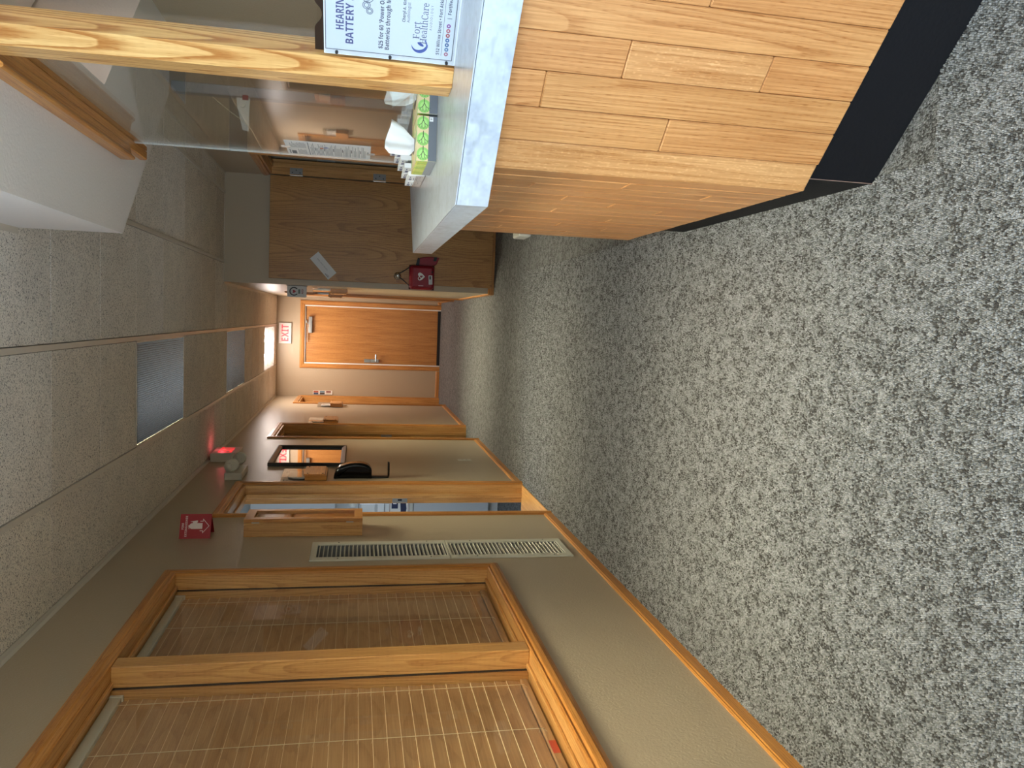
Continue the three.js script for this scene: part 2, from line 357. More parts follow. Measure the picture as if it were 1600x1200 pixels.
// ================================================================ THE ROOM
const WX = -1.235, WT = 0.135, CE = 2.449, FZ = -12.264, RX = 1.229, CX = 0.262, CZ = -7.48, LZ = 3.1;
const T = 0.6096, GX = -0.168, GZ = -3.3947;
const gx = (k) => GX + k * T, gz = (k) => GZ - k * T;
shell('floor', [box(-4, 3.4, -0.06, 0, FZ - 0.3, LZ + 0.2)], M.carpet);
{
  const wx = (z0, z1, y0, y1) => rect(z0, z1, y0, y1);
  // a wall with door openings cut up from the floor, and window holes
  const doored = (a0, a1, doors, holes, t0, t1, plane) => slab([[a0, 0], ...doors.flatMap(([d0, d1, h]) => [[d0, 0], [d0, h], [d1, h], [d1, 0]]), [a1, 0], [a1, 2.62], [a0, 2.62]], holes, t0, t1, plane);
  shell('wall_left', [doored(FZ - 0.1, LZ, [[-12.18, -11.28, 2.06], [-9.05, -8.09, 2.06], [-5.83, -4.955, 2.045]], [wx(-3.818, -1.887, 0.586, 2.087), wx(0.08, 2.82, 0.48, 2.42), wx(-4.268, -4.027, 0.128, 1.458)], WX - WT, WX, 'zy')], M.wall);
  shell('wall_far', [doored(-1.6, 0.6, [[-0.745, 0.151, 2.052]], [], FZ - 0.12, FZ, 'xy')], M.wallFar);
  shell('wall_corridor_right', [doored(FZ, CZ - 0.12, [[-10.62, -9.76, 2.06]], [], CX, CX + 0.12, 'zy')], M.wall);
  shell('wall_cross', [box(CX, RX + 1.7, 0, 2.62, CZ - 0.12, CZ)], M.wallOffice);
  shell('wall_right', [doored(CZ, LZ, [[-7.40, -6.50, 2.06]], [], RX, RX + 0.13, 'zy')], M.wallOffice);
  shell('wall_front', [box(-1.4, RX + 0.2, 0, 2.62, LZ, LZ + 0.14)], M.wall);
  // the rooms behind the walls, so that light enters only through openings
  shell('wall_side_room', [slab(rect(-13, -0.5, 0, 2.62), [rect(-6.05, -4.55, 0.85, 2.15)], -3.7, -3.58, 'zy')], M.roomBlue);
  [[-4.32, -4.22], [-7.32, -7.22], [-0.6, -0.5]].forEach(([a, b], i) => shell(numbered('wall_partition'), [box(-3.6, WX - WT, 0, 2.62, a, b)], M.roomBlue));
  [box(2.9, 3.0, 0, 2.62, FZ - 0.2, 4.2), box(-3.7, 3.0, 0, 2.62, FZ - 0.24, FZ - 0.14), box(RX + 0.13, 3, 0, 2.62, -4.6, -4.5)].forEach((g) => shell(numbered('wall_back'), [g], M.wallOffice));
  shell('roof', [box(-4, 3.4, 2.62, 2.74, FZ - 0.3, LZ + 0.2)], M.concrete);
  shell('ground', [box(-30, 30, -0.3, -0.08, -30, 40)], M.concrete);
}
// ---- the loops of the carpet pile, where they are near enough to be told apart
{
  const loop = new THREE.SphereGeometry(1, 7, 5, 0, Math.PI * 2, 0, Math.PI * 0.62).scale(0.0026, 0.0040, 0.0036); loop.deleteAttribute('uv');
  const spots = [], px = 0.0047, pz = 0.0058;
  for (let z = -0.55, r = 0; z > -6.2; z -= pz, r++) for (let x = WX + 0.014 + (r % 2) * px / 2; x < RX; x += px) {
    if (z < -1.6 && x > 0.40) break;                                   // under the counter and out of sight
    if (z >= -1.6 && x > 0.40 + (z + 1.85)) break;
    const keep = 1 - sstep(-4.2, -6.2, z) * 1; if (z < -4.2 && rnd() > clamp((z + 6.2) / 2)) continue;
    if (x < -0.25 && z > -1.1) { if (x < -0.9 + 0.0) continue; }
    spots.push([x + rr(-0.0011, 0.0011), z + rr(-0.0014, 0.0014)]);
  }
  const pile = new THREE.InstancedMesh(loop, std({ color: 0xffffff, roughness: 1 }), spots.length), m = new THREE.Matrix4(), q = new THREE.Quaternion(), e = new THREE.Euler(), c = new THREE.Color();
  spots.forEach(([x, z], i) => {
    e.set(rr(-0.35, 0.35), rr(-0.7, 0.7), rr(-0.35, 0.35)); const s = rr(0.85, 1.2);
    m.compose(new THREE.Vector3(x, rr(-0.0004, 0.0012), z), q.setFromEuler(e), new THREE.Vector3(s, rr(0.85, 1.25), s)); pile.setMatrixAt(i, m);
    pile.setColorAt(i, yarn(x, z, c));
  });
  pile.name = 'carpet_pile'; pile.userData = { label: 'grey flecked loop pile of the carpet', category: 'carpet', kind: 'stuff' };
  pile.castShadow = pile.receiveShadow = true; scene.add(pile); console.log('loops', spots.length);
}
// ---- ceiling: tiles laid in, main tees along the corridor, thin cross tees
const fixtures = [[-8, true], [-3, true], [2, true], [7, true], [12, false]];
{
  const c = struct('ceiling', [0, CE, -4]);
  const cols = [[WX + 0.012, gx(-1)], [gx(-1), gx(0)], [gx(0), gx(1)], [gx(1), gx(2)], [gx(2), RX]];
  for (let k = -3; k < 15; k++) for (let i = 0; i < 5; i++) {
    if (i === 1 && fixtures.some(([f]) => k === f || k === f + 1)) continue;
    let [x0, x1] = cols[i], z1 = gz(k), z0 = Math.max(gz(k + 1), FZ + 0.005);
    if (z1 < CZ - 0.1) { if (i >= 3) continue; if (i === 2) x1 = CX; }
    if (z0 < CZ && z1 > CZ && i >= 3) z0 = CZ;
    part('tile', chamfer(x0 + (i ? 0.0148 : 0.011), x1 - (i === 4 || x1 === CX ? 0.002 : 0.0148), CE, CE + 0.016, z0 + 0.003, z1 - 0.003, 0.0007, rnd() < 0.5 ? 'x' : 'z'), tileMats[Math.floor(rnd() * 3)], c);
  }
  part('panel', [box(WX, gx(-1), CE, CE + 0.016, gz(-3), LZ, 'x'), box(gx(0), RX, CE, CE + 0.016, gz(-3), LZ, 'x'),
    box(gx(-1), gx(0), CE, CE + 0.016, gz(-6), gz(-3), 'x'), box(gx(-1), gx(0), CE, CE + 0.016, gz(-8), LZ, 'x')], tileMats[0], c);
  part('deck', [box(-3.7, 3, 2.585, 2.62, FZ - 0.2, LZ)], M.concrete, c);
  for (const [x, zf] of [[gx(-1), FZ], [gx(0), FZ], [gx(1), CZ], [gx(2), CZ]]) part('main_tee', chamfer(x - 0.012, x + 0.012, CE - 0.006, CE + 0.02, zf, LZ, 0.001, 'z'), M.tee, c);
  for (let k = -2; k < 15; k++) part('cross_tee', box(WX, gz(k) < CZ ? CX : RX, CE + 0.0162, CE + 0.022, gz(k) - 0.011, gz(k) + 0.011, 'x'), M.tee, c);
  part('wall_angle', [box(WX, WX + 0.022, CE - 0.0025, CE, FZ, LZ, 'z'), box(WX, WX + 0.002, CE - 0.02, CE, FZ, LZ, 'z')], M.tee, c);
  part('wall_angle', [box(WX, CX, CE - 0.0025, CE, FZ, FZ + 0.022, 'x'), box(CX - 0.022, CX, CE - 0.0025, CE, FZ, CZ, 'z'), box(CX, RX, CE - 0.0025, CE, CZ, CZ + 0.022, 'x'), box(RX - 0.022, RX, CE - 0.0025, CE, CZ, -3.8, 'z')], M.tee, c);
}
// ---- ceiling fixtures
const tubeGlow = std({ color: 0xffffff, emissive: new THREE.Color(1, 0.9, 0.7), emissiveIntensity: 3 });
const tubeGlowPink = std({ color: 0xffffff, emissive: new THREE.Color(1, 0.86, 0.82), emissiveIntensity: 13 });
for (const [k, louvred] of fixtures) {
  const x0 = gx(-1) + 0.012, x1 = gx(0) - 0.012, z1 = gz(k), z0 = gz(k + 2), xm = (x0 + x1) / 2, zm = (z0 + z1) / 2;
  const where = k === 2 ? 'nearest the camera in view' : k === 7 ? 'farther down the corridor, before the open one' : k === 12 ? '' : k === -3 ? 'above the reception counter' : 'above the lobby entrance';
  const o = thing('ceiling_light', louvred ? 'recessed ceiling light with silver honeycomb louvre, ' + where : 'brightly glowing open ceiling light in front of the far EXIT sign', 'ceiling light', [xm, CE, zm], louvred ? 'recessed ceiling lights along the corridor' : undefined);
  part('housing', [box(x0, x1, 2.578, 2.583, z0, z1), box(x0, x0 + 0.004, CE, 2.58, z0, z1), box(x1 - 0.004, x1, CE, 2.58, z0, z1), box(x0, x1, CE, 2.58, z0, z0 + 0.004), box(x0, x1, CE, 2.58, z1 - 0.004, z1)], M.whitePaint, o);
  if (louvred) {
    part('rim', [box(x0, x0 + 0.011, CE - 0.002, CE + 0.008, z0, z1), box(x1 - 0.011, x1, CE - 0.002, CE + 0.008, z0, z1), box(x0, x1, CE - 0.002, CE + 0.014, z0, z0 + 0.010), box(x0, x1, CE - 0.002, CE + 0.014, z1 - 0.010, z1)], M.tee, o);
    // parabolic cells: every blade is thick above and thin below, so that its grey metal mirrors the room below and not the tubes
    const p = 0.0127, g = [], W = 0.0025, B = 0.0004, H = 0.0127;
    for (let x = x0 + 0.024; x < x1 - 0.02; x += p) g.push(slab([[x - B, CE], [x + B, CE], [x + W, CE + H], [x - W, CE + H]], [], z0 + 0.01, z1 - 0.01, 'xy'));
    for (let z = z0 + 0.016; z < z1 - 0.012; z += p) g.push(slab([[z - B, CE], [z + B, CE], [z + W, CE + H], [z - W, CE + H]], [], x0 + 0.011, x1 - 0.011, 'zy'));
    const l = part('louvre', g, M.louvre, o, 'silver honeycomb louvre'); l.userData.kind = 'stuff';
    for (const dx of [-0.15, 0.15]) part('tube', rod([xm + dx, 2.54, z0 + 0.03], [xm + dx, 2.54, z1 - 0.03], 0.013, 12), tubeGlow, o);
    areaLight(LOUVRE_COLOR, LOUVRE_LIGHT, x1 - x0 - 0.06, z1 - z0 - 0.06, [xm, 2.515, zm], [xm, 0, zm]);
  } else {
    part('rim', [box(x0, x0 + 0.012, CE - 0.004, CE + 0.01, z0, z1), box(x1 - 0.012, x1, CE - 0.004, CE + 0.01, z0, z1)], M.whitePaint, o);
    part('reflector', [slab([[x0 + 0.01, CE], [xm - 0.16, 2.56], [xm - 0.15, 2.56], [x0 + 0.016, CE]], [], z0, z1, 'xy'), slab([[x1 - 0.01, CE], [xm + 0.16, 2.56], [xm + 0.15, 2.56], [x1 - 0.016, CE]], [], z0, z1, 'xy')], M.whitePaint, o);
    for (const dx of [-0.1, 0.1]) part('tube', rod([xm + dx, 2.475, z0 + 0.02], [xm + dx, 2.475, z1 - 0.02], 0.019, 16), tubeGlowPink, o);
    areaLight(OPEN_COLOR, OPEN_LIGHT, 0.4, 1.12, [xm, 2.447, zm], [xm, 0, zm]);
  }
}
// ---- bulkhead over the counter
{
  const P = [[RX, -0.805], [0.264, -1.77], [0.264, -3.09], [0.943, -3.79], [RX, -3.79], [RX, -3.33], [1.175, -3.33], [0.727, -2.881], [0.727, -1.958], [RX, -1.456]];
  const b = struct('wall_bulkhead', [0.5, 2.105, -2.5]);
  part('face', slab(P, [], 2.105, CE, 'xz', 0, 'z'), M.drywall, b);
  part('inner_ceiling', slab([[RX, -1.5], [0.75, -1.97], [0.75, -2.87], [1.18, -3.31], [RX, -3.31]], [], 2.43, 2.445, 'xz', 0, 'z'), M.drywall, b);
  part('wall_angle', [box(0.242, 0.264, CE - 0.003, CE, -3.09, -1.77, 'z')], M.tee, b);
}
// ---- baseboards
const BB = [[0, 0], [0.0, 0.011], [0.042, 0.011], [0.047, 0.007], [0.051, 0.009], [0.056, 0.004], [0.056, 0]].map(([s, t]) => [s, t + 0.0001]);
const baseboard = (name, runs) => { const o = struct(name, [runs[0][0][0], 0, runs[0][0][2]]); for (const [A, B, N] of runs) part('board', mould(BB, A, B, [0, 1, 0], N), M.oakTrim, o); };
baseboard('baseboard_left', [[[WX, 0, LZ], [WX, 0, -4.897], [1, 0, 0]], [[WX, 0, -5.888], [WX, 0, -8.03], [1, 0, 0]], [[WX, 0, -9.11], [WX, 0, -11.22], [1, 0, 0]]]);
baseboard('baseboard_far', [[[WX + 0.02, 0, FZ], [-0.812, 0, FZ], [0, 0, 1]], [[0.216, 0, FZ], [CX, 0, FZ], [0, 0, 1]]]);
baseboard('baseboard_right', [[[CX, 0, CZ], [CX, 0, -9.70], [-1, 0, 0]], [[CX, 0, -10.68], [CX, 0, FZ], [-1, 0, 0]], [[RX, 0, CZ], [CX - 0.011, 0, CZ], [0, 0, 1]]]);

// ---- door frames in walls that run along the corridor; side +1 faces +x, -1 faces -x
const CAS = [[0, 0], [0, 0.010], [0.005, 0.014], [0.022, 0.0155], [0.027, 0.019], [0.047, 0.019], [0.052, 0.014], [0.058, 0.014], [0.058, 0]];
function frame(name, x, side, z0, z1, h, depth, { far = true, near = true, mat = M.oakTrim } = {}) {
  const o = struct(name, [x, 0, (z0 + z1) / 2]), N = [side, 0, 0], xb = x - side * depth;
  if (far) part('casing', mould(CAS, [x, 0, z0], [x, h, z0], [0, 0, -1], N, 0, 1), mat, o);
  if (near) part('casing', mould(CAS, [x, 0, z1], [x, h, z1], [0, 0, 1], N, 0, 1), mat, o);
  part('casing', mould(CAS, [x, h, z0], [x, h, z1], [0, 1, 0], N, far ? 1 : 0, near ? 1 : 0), mat, o);
  part('jamb', chamfer(x, xb, 0, h, z0, z0 + 0.018, 0.001), M.oak, o);
  part('jamb', chamfer(x, xb, 0, h, z1 - 0.018, z1, 0.001), M.oak, o);
  part('jamb', chamfer(x, xb, h - 0.018, h, z0 + 0.018, z1 - 0.018, 0.001, 'z'), M.oak, o);
  const s0 = x - side * 0.062, s1 = x - side * 0.097;
  part('stop', chamfer(s0, s1, 0, h - 0.018, z0 + 0.018, z0 + 0.030, 0.002), M.oak, o);
  part('stop', chamfer(s0, s1, 0, h - 0.018, z1 - 0.030, z1 - 0.018, 0.002), M.oak, o);
  part('stop', chamfer(s0, s1, h - 0.030, h - 0.018, z0 + 0.03, z1 - 0.03, 0.002, 'z'), M.oak, o);
  return o;
}
const d1 = frame('door_1', WX, 1, -5.83, -4.955, 2.045, WT);
part('strike_plate', [chamfer(-1.326, -1.366, 0.875, 0.985, -5.812, -5.8105, 0.0005)], M.satin, d1);
part('latch_hole', [box(-1.338, -1.352, 0.915, 0.945, -5.8106, -5.810)], M.black, d1);
part('threshold', chamfer(WX, WX - WT - 0.06, 0, 0.009, -5.812, -4.973, 0.004, 'z'), M.oak, d1);
const d2 = frame('door_2', WX, 1, -9.05, -8.09, 2.06, WT);
part('strike_plate', [chamfer(-1.326, -1.366, 0.855, 0.975, -9.032, -9.0305, 0.0005)], M.satin, d2);
part('leaf', chamfer(-1.44, -2.34, 0.012, 2.03, -9.10, -9.055, 0.002), M.veneer, d2);
const d3 = frame('door_3', WX, 1, -12.18, -11.28, 2.06, WT);
part('leaf', chamfer(WX - 0.10, WX - 0.14, 0.008, 2.04, -12.16, -11.30, 0.002), M.veneer, d3);
const d6 = frame('door_6', CX, -1, -10.62, -9.76, 2.06, 0.12);
part('leaf', chamfer(CX + 0.06, CX + 0.10, 0.008, 2.04, -10.60, -9.78, 0.002), M.veneer, d6);
// ---- the closed door at the end of the corridor
{
  const d = struct('door_4', [-0.297, 0, FZ]), N = [0, 0, 1], a = -0.745, b = 0.151, h = 2.052;
  part('casing', mould(CAS, [a, 0, FZ], [a, h, FZ], [-1, 0, 0], N, 0, 1), M.oakTrim, d);
  part('casing', mould(CAS, [b, 0, FZ], [b, h, FZ], [1, 0, 0], N, 0, 1), M.oakTrim, d);
  part('casing', mould(CAS, [a, h, FZ], [b, h, FZ], [0, 1, 0], N, 1, 1), M.oakTrim, d);
  for (const [x, s] of [[a, 1], [b, -1]]) { part('jamb', chamfer(x, x + s * 0.012, 0, h, FZ - 0.12, FZ + 0.001, 0.001), M.oak, d); part('weather_strip', chamfer(x + s * 0.008, x + s * 0.026, 0, h - 0.012, FZ - 0.02, FZ + 0.010, 0.003), std({ color: 0xf6f2ea, roughness: 0.35 }), d, 'bright white weather strip'); }
  part('jamb', chamfer(a, b, h - 0.012, h, FZ - 0.12, FZ, 0.001, 'x'), M.oak, d);
  part('weather_strip', chamfer(a + 0.024, b - 0.024, h - 0.026, h - 0.012, FZ - 0.02, FZ - 0.002, 0.003, 'x'), M.satin, d);
  const leaf = part('leaf', chamfer(a + 0.026, b - 0.026, 0.045, h - 0.028, FZ - 0.065, FZ - 0.02, 0.002), M.leaf, d);
  part('door_sweep', chamfer(a + 0.02, b - 0.02, 0.0, 0.045, FZ - 0.06, FZ - 0.022, 0.002, 'x'), M.black, d, 'black door sweep');
  part('lock_plate', [chamfer(-0.70, -0.648, 1.065, 1.155, FZ - 0.02, FZ + 0.004, 0.003), chamfer(-0.70, -0.648, 0.935, 1.06, FZ - 0.02, FZ + 0.003, 0.003)], M.satin, leaf);
  part('lever_handle', [rod([-0.674, 0.98, FZ - 0.02], [-0.674, 0.98, FZ + 0.05], 0.014), rbox(-0.69, -0.565, 0.967, 0.993, FZ + 0.04, FZ + 0.062, 0.009)], M.chrome, leaf);
  part('door_closer', [rbox(-0.28, -0.03, 1.93, 1.985, FZ - 0.02, FZ + 0.04, 0.008), rod([-0.13, 1.985, FZ + 0.015], [-0.13, 2.0, FZ + 0.015], 0.012), chamfer(-0.42, -0.13, 1.999, 2.006, FZ + 0.005, FZ + 0.025, 0.002, 'x'), chamfer(-0.13, -0.09, 2.006, 2.03, FZ, FZ + 0.02, 0.002)], M.satin, leaf);
}
// ---- the office door folded back against the cross wall
{
  const d = frame('door_5', RX, -1, -7.405, -6.50, 2.06, 0.13, { far: false });
  const leaf = part('leaf', chamfer(0.312, 1.222, 0.03, 2.058, -7.462, -7.418, 0.002), M.veneer, d, 'open oak veneer door leaf folded back against the wall');
  for (const [y0, y1] of [[1.778, 1.888], [1.045, 1.158], [0.22, 0.33]]) {
    part('hinge', [chamfer(1.235, 1.29, y0, y1, -7.3872, -7.3852, 0.0008), rod([1.229, y0, -7.409], [1.229, y1, -7.409], 0.008, 12)], M.satin, d);
    parts('screw', [0.2, 0.5, 0.8].map((q, i) => rod([1.25 + 0.022 * (i % 2), mixn(y0, y1, q), -7.3854], [1.25 + 0.022 * (i % 2), mixn(y0, y1, q), -7.384], 0.005, 8)), M.black, d);
  }
  const kx = 0.386, ky = 0.915;
  const knob = part('door_knob', uvBox(new THREE.LatheGeometry([[0.0001, 0.07], [0.016, 0.069], [0.026, 0.058], [0.028, 0.046], [0.022, 0.034], [0.012, 0.028], [0.011, 0.010], [0.030, 0.008], [0.034, 0], [0.0001, 0]].map((p) => new THREE.Vector2(...p)), 28).rotateX(Math.PI / 2).translate(kx, ky, -7.418)), M.chrome, leaf, 'chrome door knob');
}
// ---- oak window to the room with the blinds
const WZ0 = -3.80, WZM0 = -2.895, WZM1 = -2.812, WZ1 = -1.905, WY0 = 0.604, WY1 = 2.069, GXP = -1.302;
{
  const w = struct('window_1', [WX, WY0, -2.85]), N = [1, 0, 0];
  const SILL = [[0, 0], [0, 0.012], [0.006, 0.016], [0.010, 0.012], [0.014, 0.013], [0.019, 0.022], [0.038, 0.024], [0.043, 0.018], [0.048, 0.019], [0.062, 0.012], [0.062, 0]];
  part('casing', mould(CAS, [WX, WY0, WZ0], [WX, WY1, WZ0], [0, 0, -1], N, 1, 1), M.oakTrim, w);
  part('casing', mould(CAS, [WX, WY0, WZ1], [WX, WY1, WZ1], [0, 0, 1], N, 1, 1), M.oakTrim, w);
  part('casing', mould(CAS, [WX, WY1, WZ0], [WX, WY1, WZ1], [0, 1, 0], N, 1, 1), M.oakTrim, w);
  part('sill_casing', mould(SILL, [WX, WY0, WZ0], [WX, WY0, WZ1], [0, -1, 0], N, 1, 1), M.oakTrim, w);
  const xj = WX - WT;
  part('jamb', chamfer(WX, xj, WY0 - 0.018, WY1 + 0.018, WZ0 - 0.018, WZ0, 0.001), M.oakArch, w);
  part('jamb', chamfer(WX, xj, WY0 - 0.018, WY1 + 0.018, WZ1, WZ1 + 0.018, 0.001), M.oak, w);
  part('jamb', chamfer(WX, xj, WY1, WY1 + 0.018, WZ0, WZ1, 0.001, 'z'), M.oak, w);
  part('sill', chamfer(WX, xj, WY0 - 0.018, WY0, WZ0, WZ1, 0.001, 'z'), M.oak, w);
  part('mullion', chamfer(WX + 0.008, xj, WY0, WY1, WZM0, WZM1, 0.003), M.oakArch, w);
  for (const [z0, z1] of [[WZ0, WZM0], [WZM1, WZ1]]) {
    part('glazing_stop', [chamfer(GXP + 0.003, GXP + 0.024, WY0, WY0 + 0.011, z0, z1, 0.002, 'z'), chamfer(GXP + 0.003, GXP + 0.024, WY1 - 0.011, WY1, z0, z1, 0.002, 'z')], M.oak, w);
    parts('gasket', [box(GXP - 0.004, GXP + 0.003, WY0, WY1, z0, z0 + 0.003), box(GXP - 0.004, GXP + 0.003, WY0, WY1, z1 - 0.003, z1), box(GXP - 0.004, GXP + 0.003, WY1 - 0.004, WY1, z0, z1, 'z')], M.black, w);
    part('pane', box(GXP - 0.0025, GXP + 0.0025, WY0, WY1, z0, z1), M.windowGlass, w, 'clear glass pane');
  }
}
// ---- window of the side room and the glazed front behind the camera
{
  const w = struct('window_2', [-3.64, 0.85, -5.3]);
  part('frame', [box(-3.7, -3.58, 0.85, 0.9, -6.05, -4.55), box(-3.7, -3.58, 2.1, 2.15, -6.05, -4.55), box(-3.7, -3.58, 0.85, 2.15, -6.05, -6.0), box(-3.7, -3.58, 0.85, 2.15, -4.6, -4.55), box(-3.66, -3.62, 0.85, 2.15, -5.32, -5.28)], M.whitePaint, w);
  part('pane', box(-3.642, -3.638, 0.9, 2.1, -6.0, -4.6), M.glass, w);
  const f = struct('window_3', [WX - 0.07, 0.48, 1.45]);
  part('frame', [0.08, 0.98, 1.88, 2.78].map((z) => box(WX - 0.09, WX - 0.04, 0.48, 2.42, z, z + 0.04)).concat([box(WX - 0.09, WX - 0.04, 0.48, 0.54, 0.08, 2.82), box(WX - 0.09, WX - 0.04, 2.36, 2.42, 0.08, 2.82)]), M.satin, f);
  part('pane', box(WX - 0.068, WX - 0.063, 0.54, 2.36, 0.1, 2.8), M.glass, f);
}
// ================================================================ THINGS
// ---- reception counter: oak strips over a black toe kick
const OC = [0.351, -1.807], E45 = [Math.SQRT1_2, Math.SQRT1_2];
{
  const o = thing('reception_counter', 'reception counter clad in vertical golden oak strips above a black toe kick', 'counter', [0.7, 0, -2.4]);
  const plank = (s0, s1, y0, y1, corridor) => {
    const g = chamfer(s0 + 0.0006, s1 - 0.0006, y0, y1, 0, 0.012 + rr(-0.0006, 0.0006), 0.0029);
    const m = new THREE.Matrix4();
    // local x runs along the face, local z out of it
    if (corridor) { g.translate(-s0 - s1, 0, 0); m.set(0, 0, -1, OC[0] + 0.012, 0, 1, 0, 0, 1, 0, 0, OC[1] + 0.004, 0, 0, 0, 1); }
    else m.set(E45[0], 0, -E45[0], OC[0] + 0.012 * E45[0], 0, 1, 0, 0, E45[1], 0, E45[1], OC[1] - 0.012 * E45[1], 0, 0, 0, 1);
    g.applyMatrix4(m);
    part('plank', g, oakPlanks[Math.floor(rnd() * oakPlanks.length)], o);
  };
  const B = 0.195, TOP = 0.985, lay = (s0, s1, cuts, corridor) => { let y = B + rr(-0.002, 0.002); for (const c of [...cuts, TOP]) { plank(s0, s1, y, c - 0.0004, corridor); y = c + 0.0004; } };
  const edges = [-0.004, 0.073, 0.156, 0.239, 0.322, 0.405, 0.488, 0.571, 0.654, 0.737, 0.82, 0.903, 0.986, 1.07, 1.153, 1.229];
  const cuts = [[], [0.60], [0.897], [0.419, 0.735], [], [0.598], [0.40], [0.8], [], [0.5], [0.7], [0.35], [0.9], [], [0.6]];
  for (let i = 0; i + 1 < edges.length; i++) lay(edges[i], edges[i + 1], cuts[i], false);
  const cc = [[], [0.619], [0.366, 0.841], [], [0.713], [0.55], [0.374], [0.683], [0.83], [0.454], [], [0.585], [0.393], [0.763], [0.5], []];
  for (let i = 0; i < 16; i++) lay(0.002 + i * 0.081, 0.002 + (i + 1) * 0.081, cc[i], true);
  const inner = [[OC[0] + 0.013, OC[1] - 0.005], [RX - 0.004, OC[1] - 0.009 + RX - OC[0] - 0.013], [RX - 0.004, -1.55], [0.85, -1.93], [0.85, -2.95], [RX - 0.004, -3.33], [RX - 0.004, -3.97], [OC[0] + 0.013, -3.098]];
  part('carcass', slab(inner, [], 0.19, 0.985, 'xz'), M.oak, o);
  const kk = [[0.384, -1.8165], [RX - 0.004, -0.9755], [RX - 0.004, -1.3], [0.8, -1.9], [0.8, -2.9], [0.384, -2.99]];
  part('toe_kick', slab(kk, [], 0.0005, 0.19, 'xz'), M.kick, o, 'black toe kick');
  part('toe_kick_seam', rod([0.3835, 0.001, -1.816], [0.3835, 0.19, -1.816], 0.0012, 8), std({ color: 0x8a6f62, roughness: 0.6 }), o);
}
{
  const o = thing('countertop', 'white laminate countertop with a deep front edge on the oak reception counter', 'countertop', [0.6, 0.985, -2.5]);
  const out = (d) => [[RX, -0.828 - d * 1.414], [0.259 + d, -1.798 - d * 0.414], [0.259 + d, -3.185 + d * 0.414], [RX, -4.155 + d * 1.414]];
  const inn = [[RX, -3.319], [0.85, -2.94], [0.85, -2.043], [RX, -1.664]];
  part('edge_band', slab([...out(0), ...inn], [], 0.985, 1.0562, 'xz', 0.0008, 'z'), M.laminate, o);
  part('seam', slab([...out(0.0012), ...inn], [], 1.0562, 1.0576, 'xz', 0, 'z'), std({ color: 0x4a4c50, roughness: 0.7 }), o, 'thin dark seam');
  part('top', slab([...out(0), ...inn], [], 1.0576, 1.06, 'xz', 0.0005, 'z'), M.laminate, o);
}
// ---- glass screen standing on the counter under the bulkhead
{
  const o = thing('reception_screen', 'clear glass screen with an oak corner post on the white countertop', 'screen', [0.6, 1.06, -2.2]);
  part('corner_post', uvBox(slab([[0.589, -1.902], [0.553, -1.938], [0.553, -2.012], [0.600, -2.012], [0.645, -1.958]], [], 1.0602, 2.1049, 'xz', 0.0015), 'y', 1.985, 0.2), M.oakBold, o, 'oak corner post');
  part('glass_pane', box(0.5965, 0.6035, 1.128, 2.085, -3.15, -2.012), M.glass, o);
  part('glass_edge', box(0.5966, 0.6034, 1.128, 2.085, -3.1515, -3.1501), M.glassEdge, o);
  const g = new THREE.BoxGeometry(0.81, 1.022, 0.007).rotateY(-Math.PI / 4).translate(0.625 + 0.405 * E45[0], 1.573, -1.945 + 0.405 * E45[1]);
  part('glass_pane', uvBox(g), M.glass, o);
  const RA = [[0, 0], [0, -0.022], [0.010, -0.030], [0.034, -0.034], [0.046, -0.046], [0.052, -0.046], [0.056, -0.040], [0.056, 0]], RB = [[0, 0], [0, -0.020], [0.004, -0.024], [0.0185, -0.024], [0.0185, -0.004], [0.0225, -0.004], [0.0225, -0.024], [0.05, -0.024], [0.054, -0.020], [0.054, 0]];
  part('head_rail', mould(RA, [0.578, 2.1045, -2.0], [0.578, 2.1045, -3.07], [-1, 0, 0], [0, 1, 0]), M.oakTrim, o);
  part('head_rail', mould(RB, [0.6215, 2.1045, -2.0], [0.6215, 2.1045, -3.32], [-1, 0, 0], [0, 1, 0]), M.oakTrim, o);
  const nx = -E45[0], nz = E45[1];
  for (const [d, R] of [[-0.008, RA], [-0.05, RB]]) { const a = [0.625 + nx * -0.02 - nx * (d === -0.008 ? -0.02 : 0.02), 0, 0]; const A = [0.60 + nx * d, 2.1045, -1.93 + nz * d]; part('head_rail', mould(R, A, [A[0] + 0.6, 2.1045, A[2] + 0.6], [nx, 0, nz], [0, 1, 0]), M.oakTrim, o); }
}
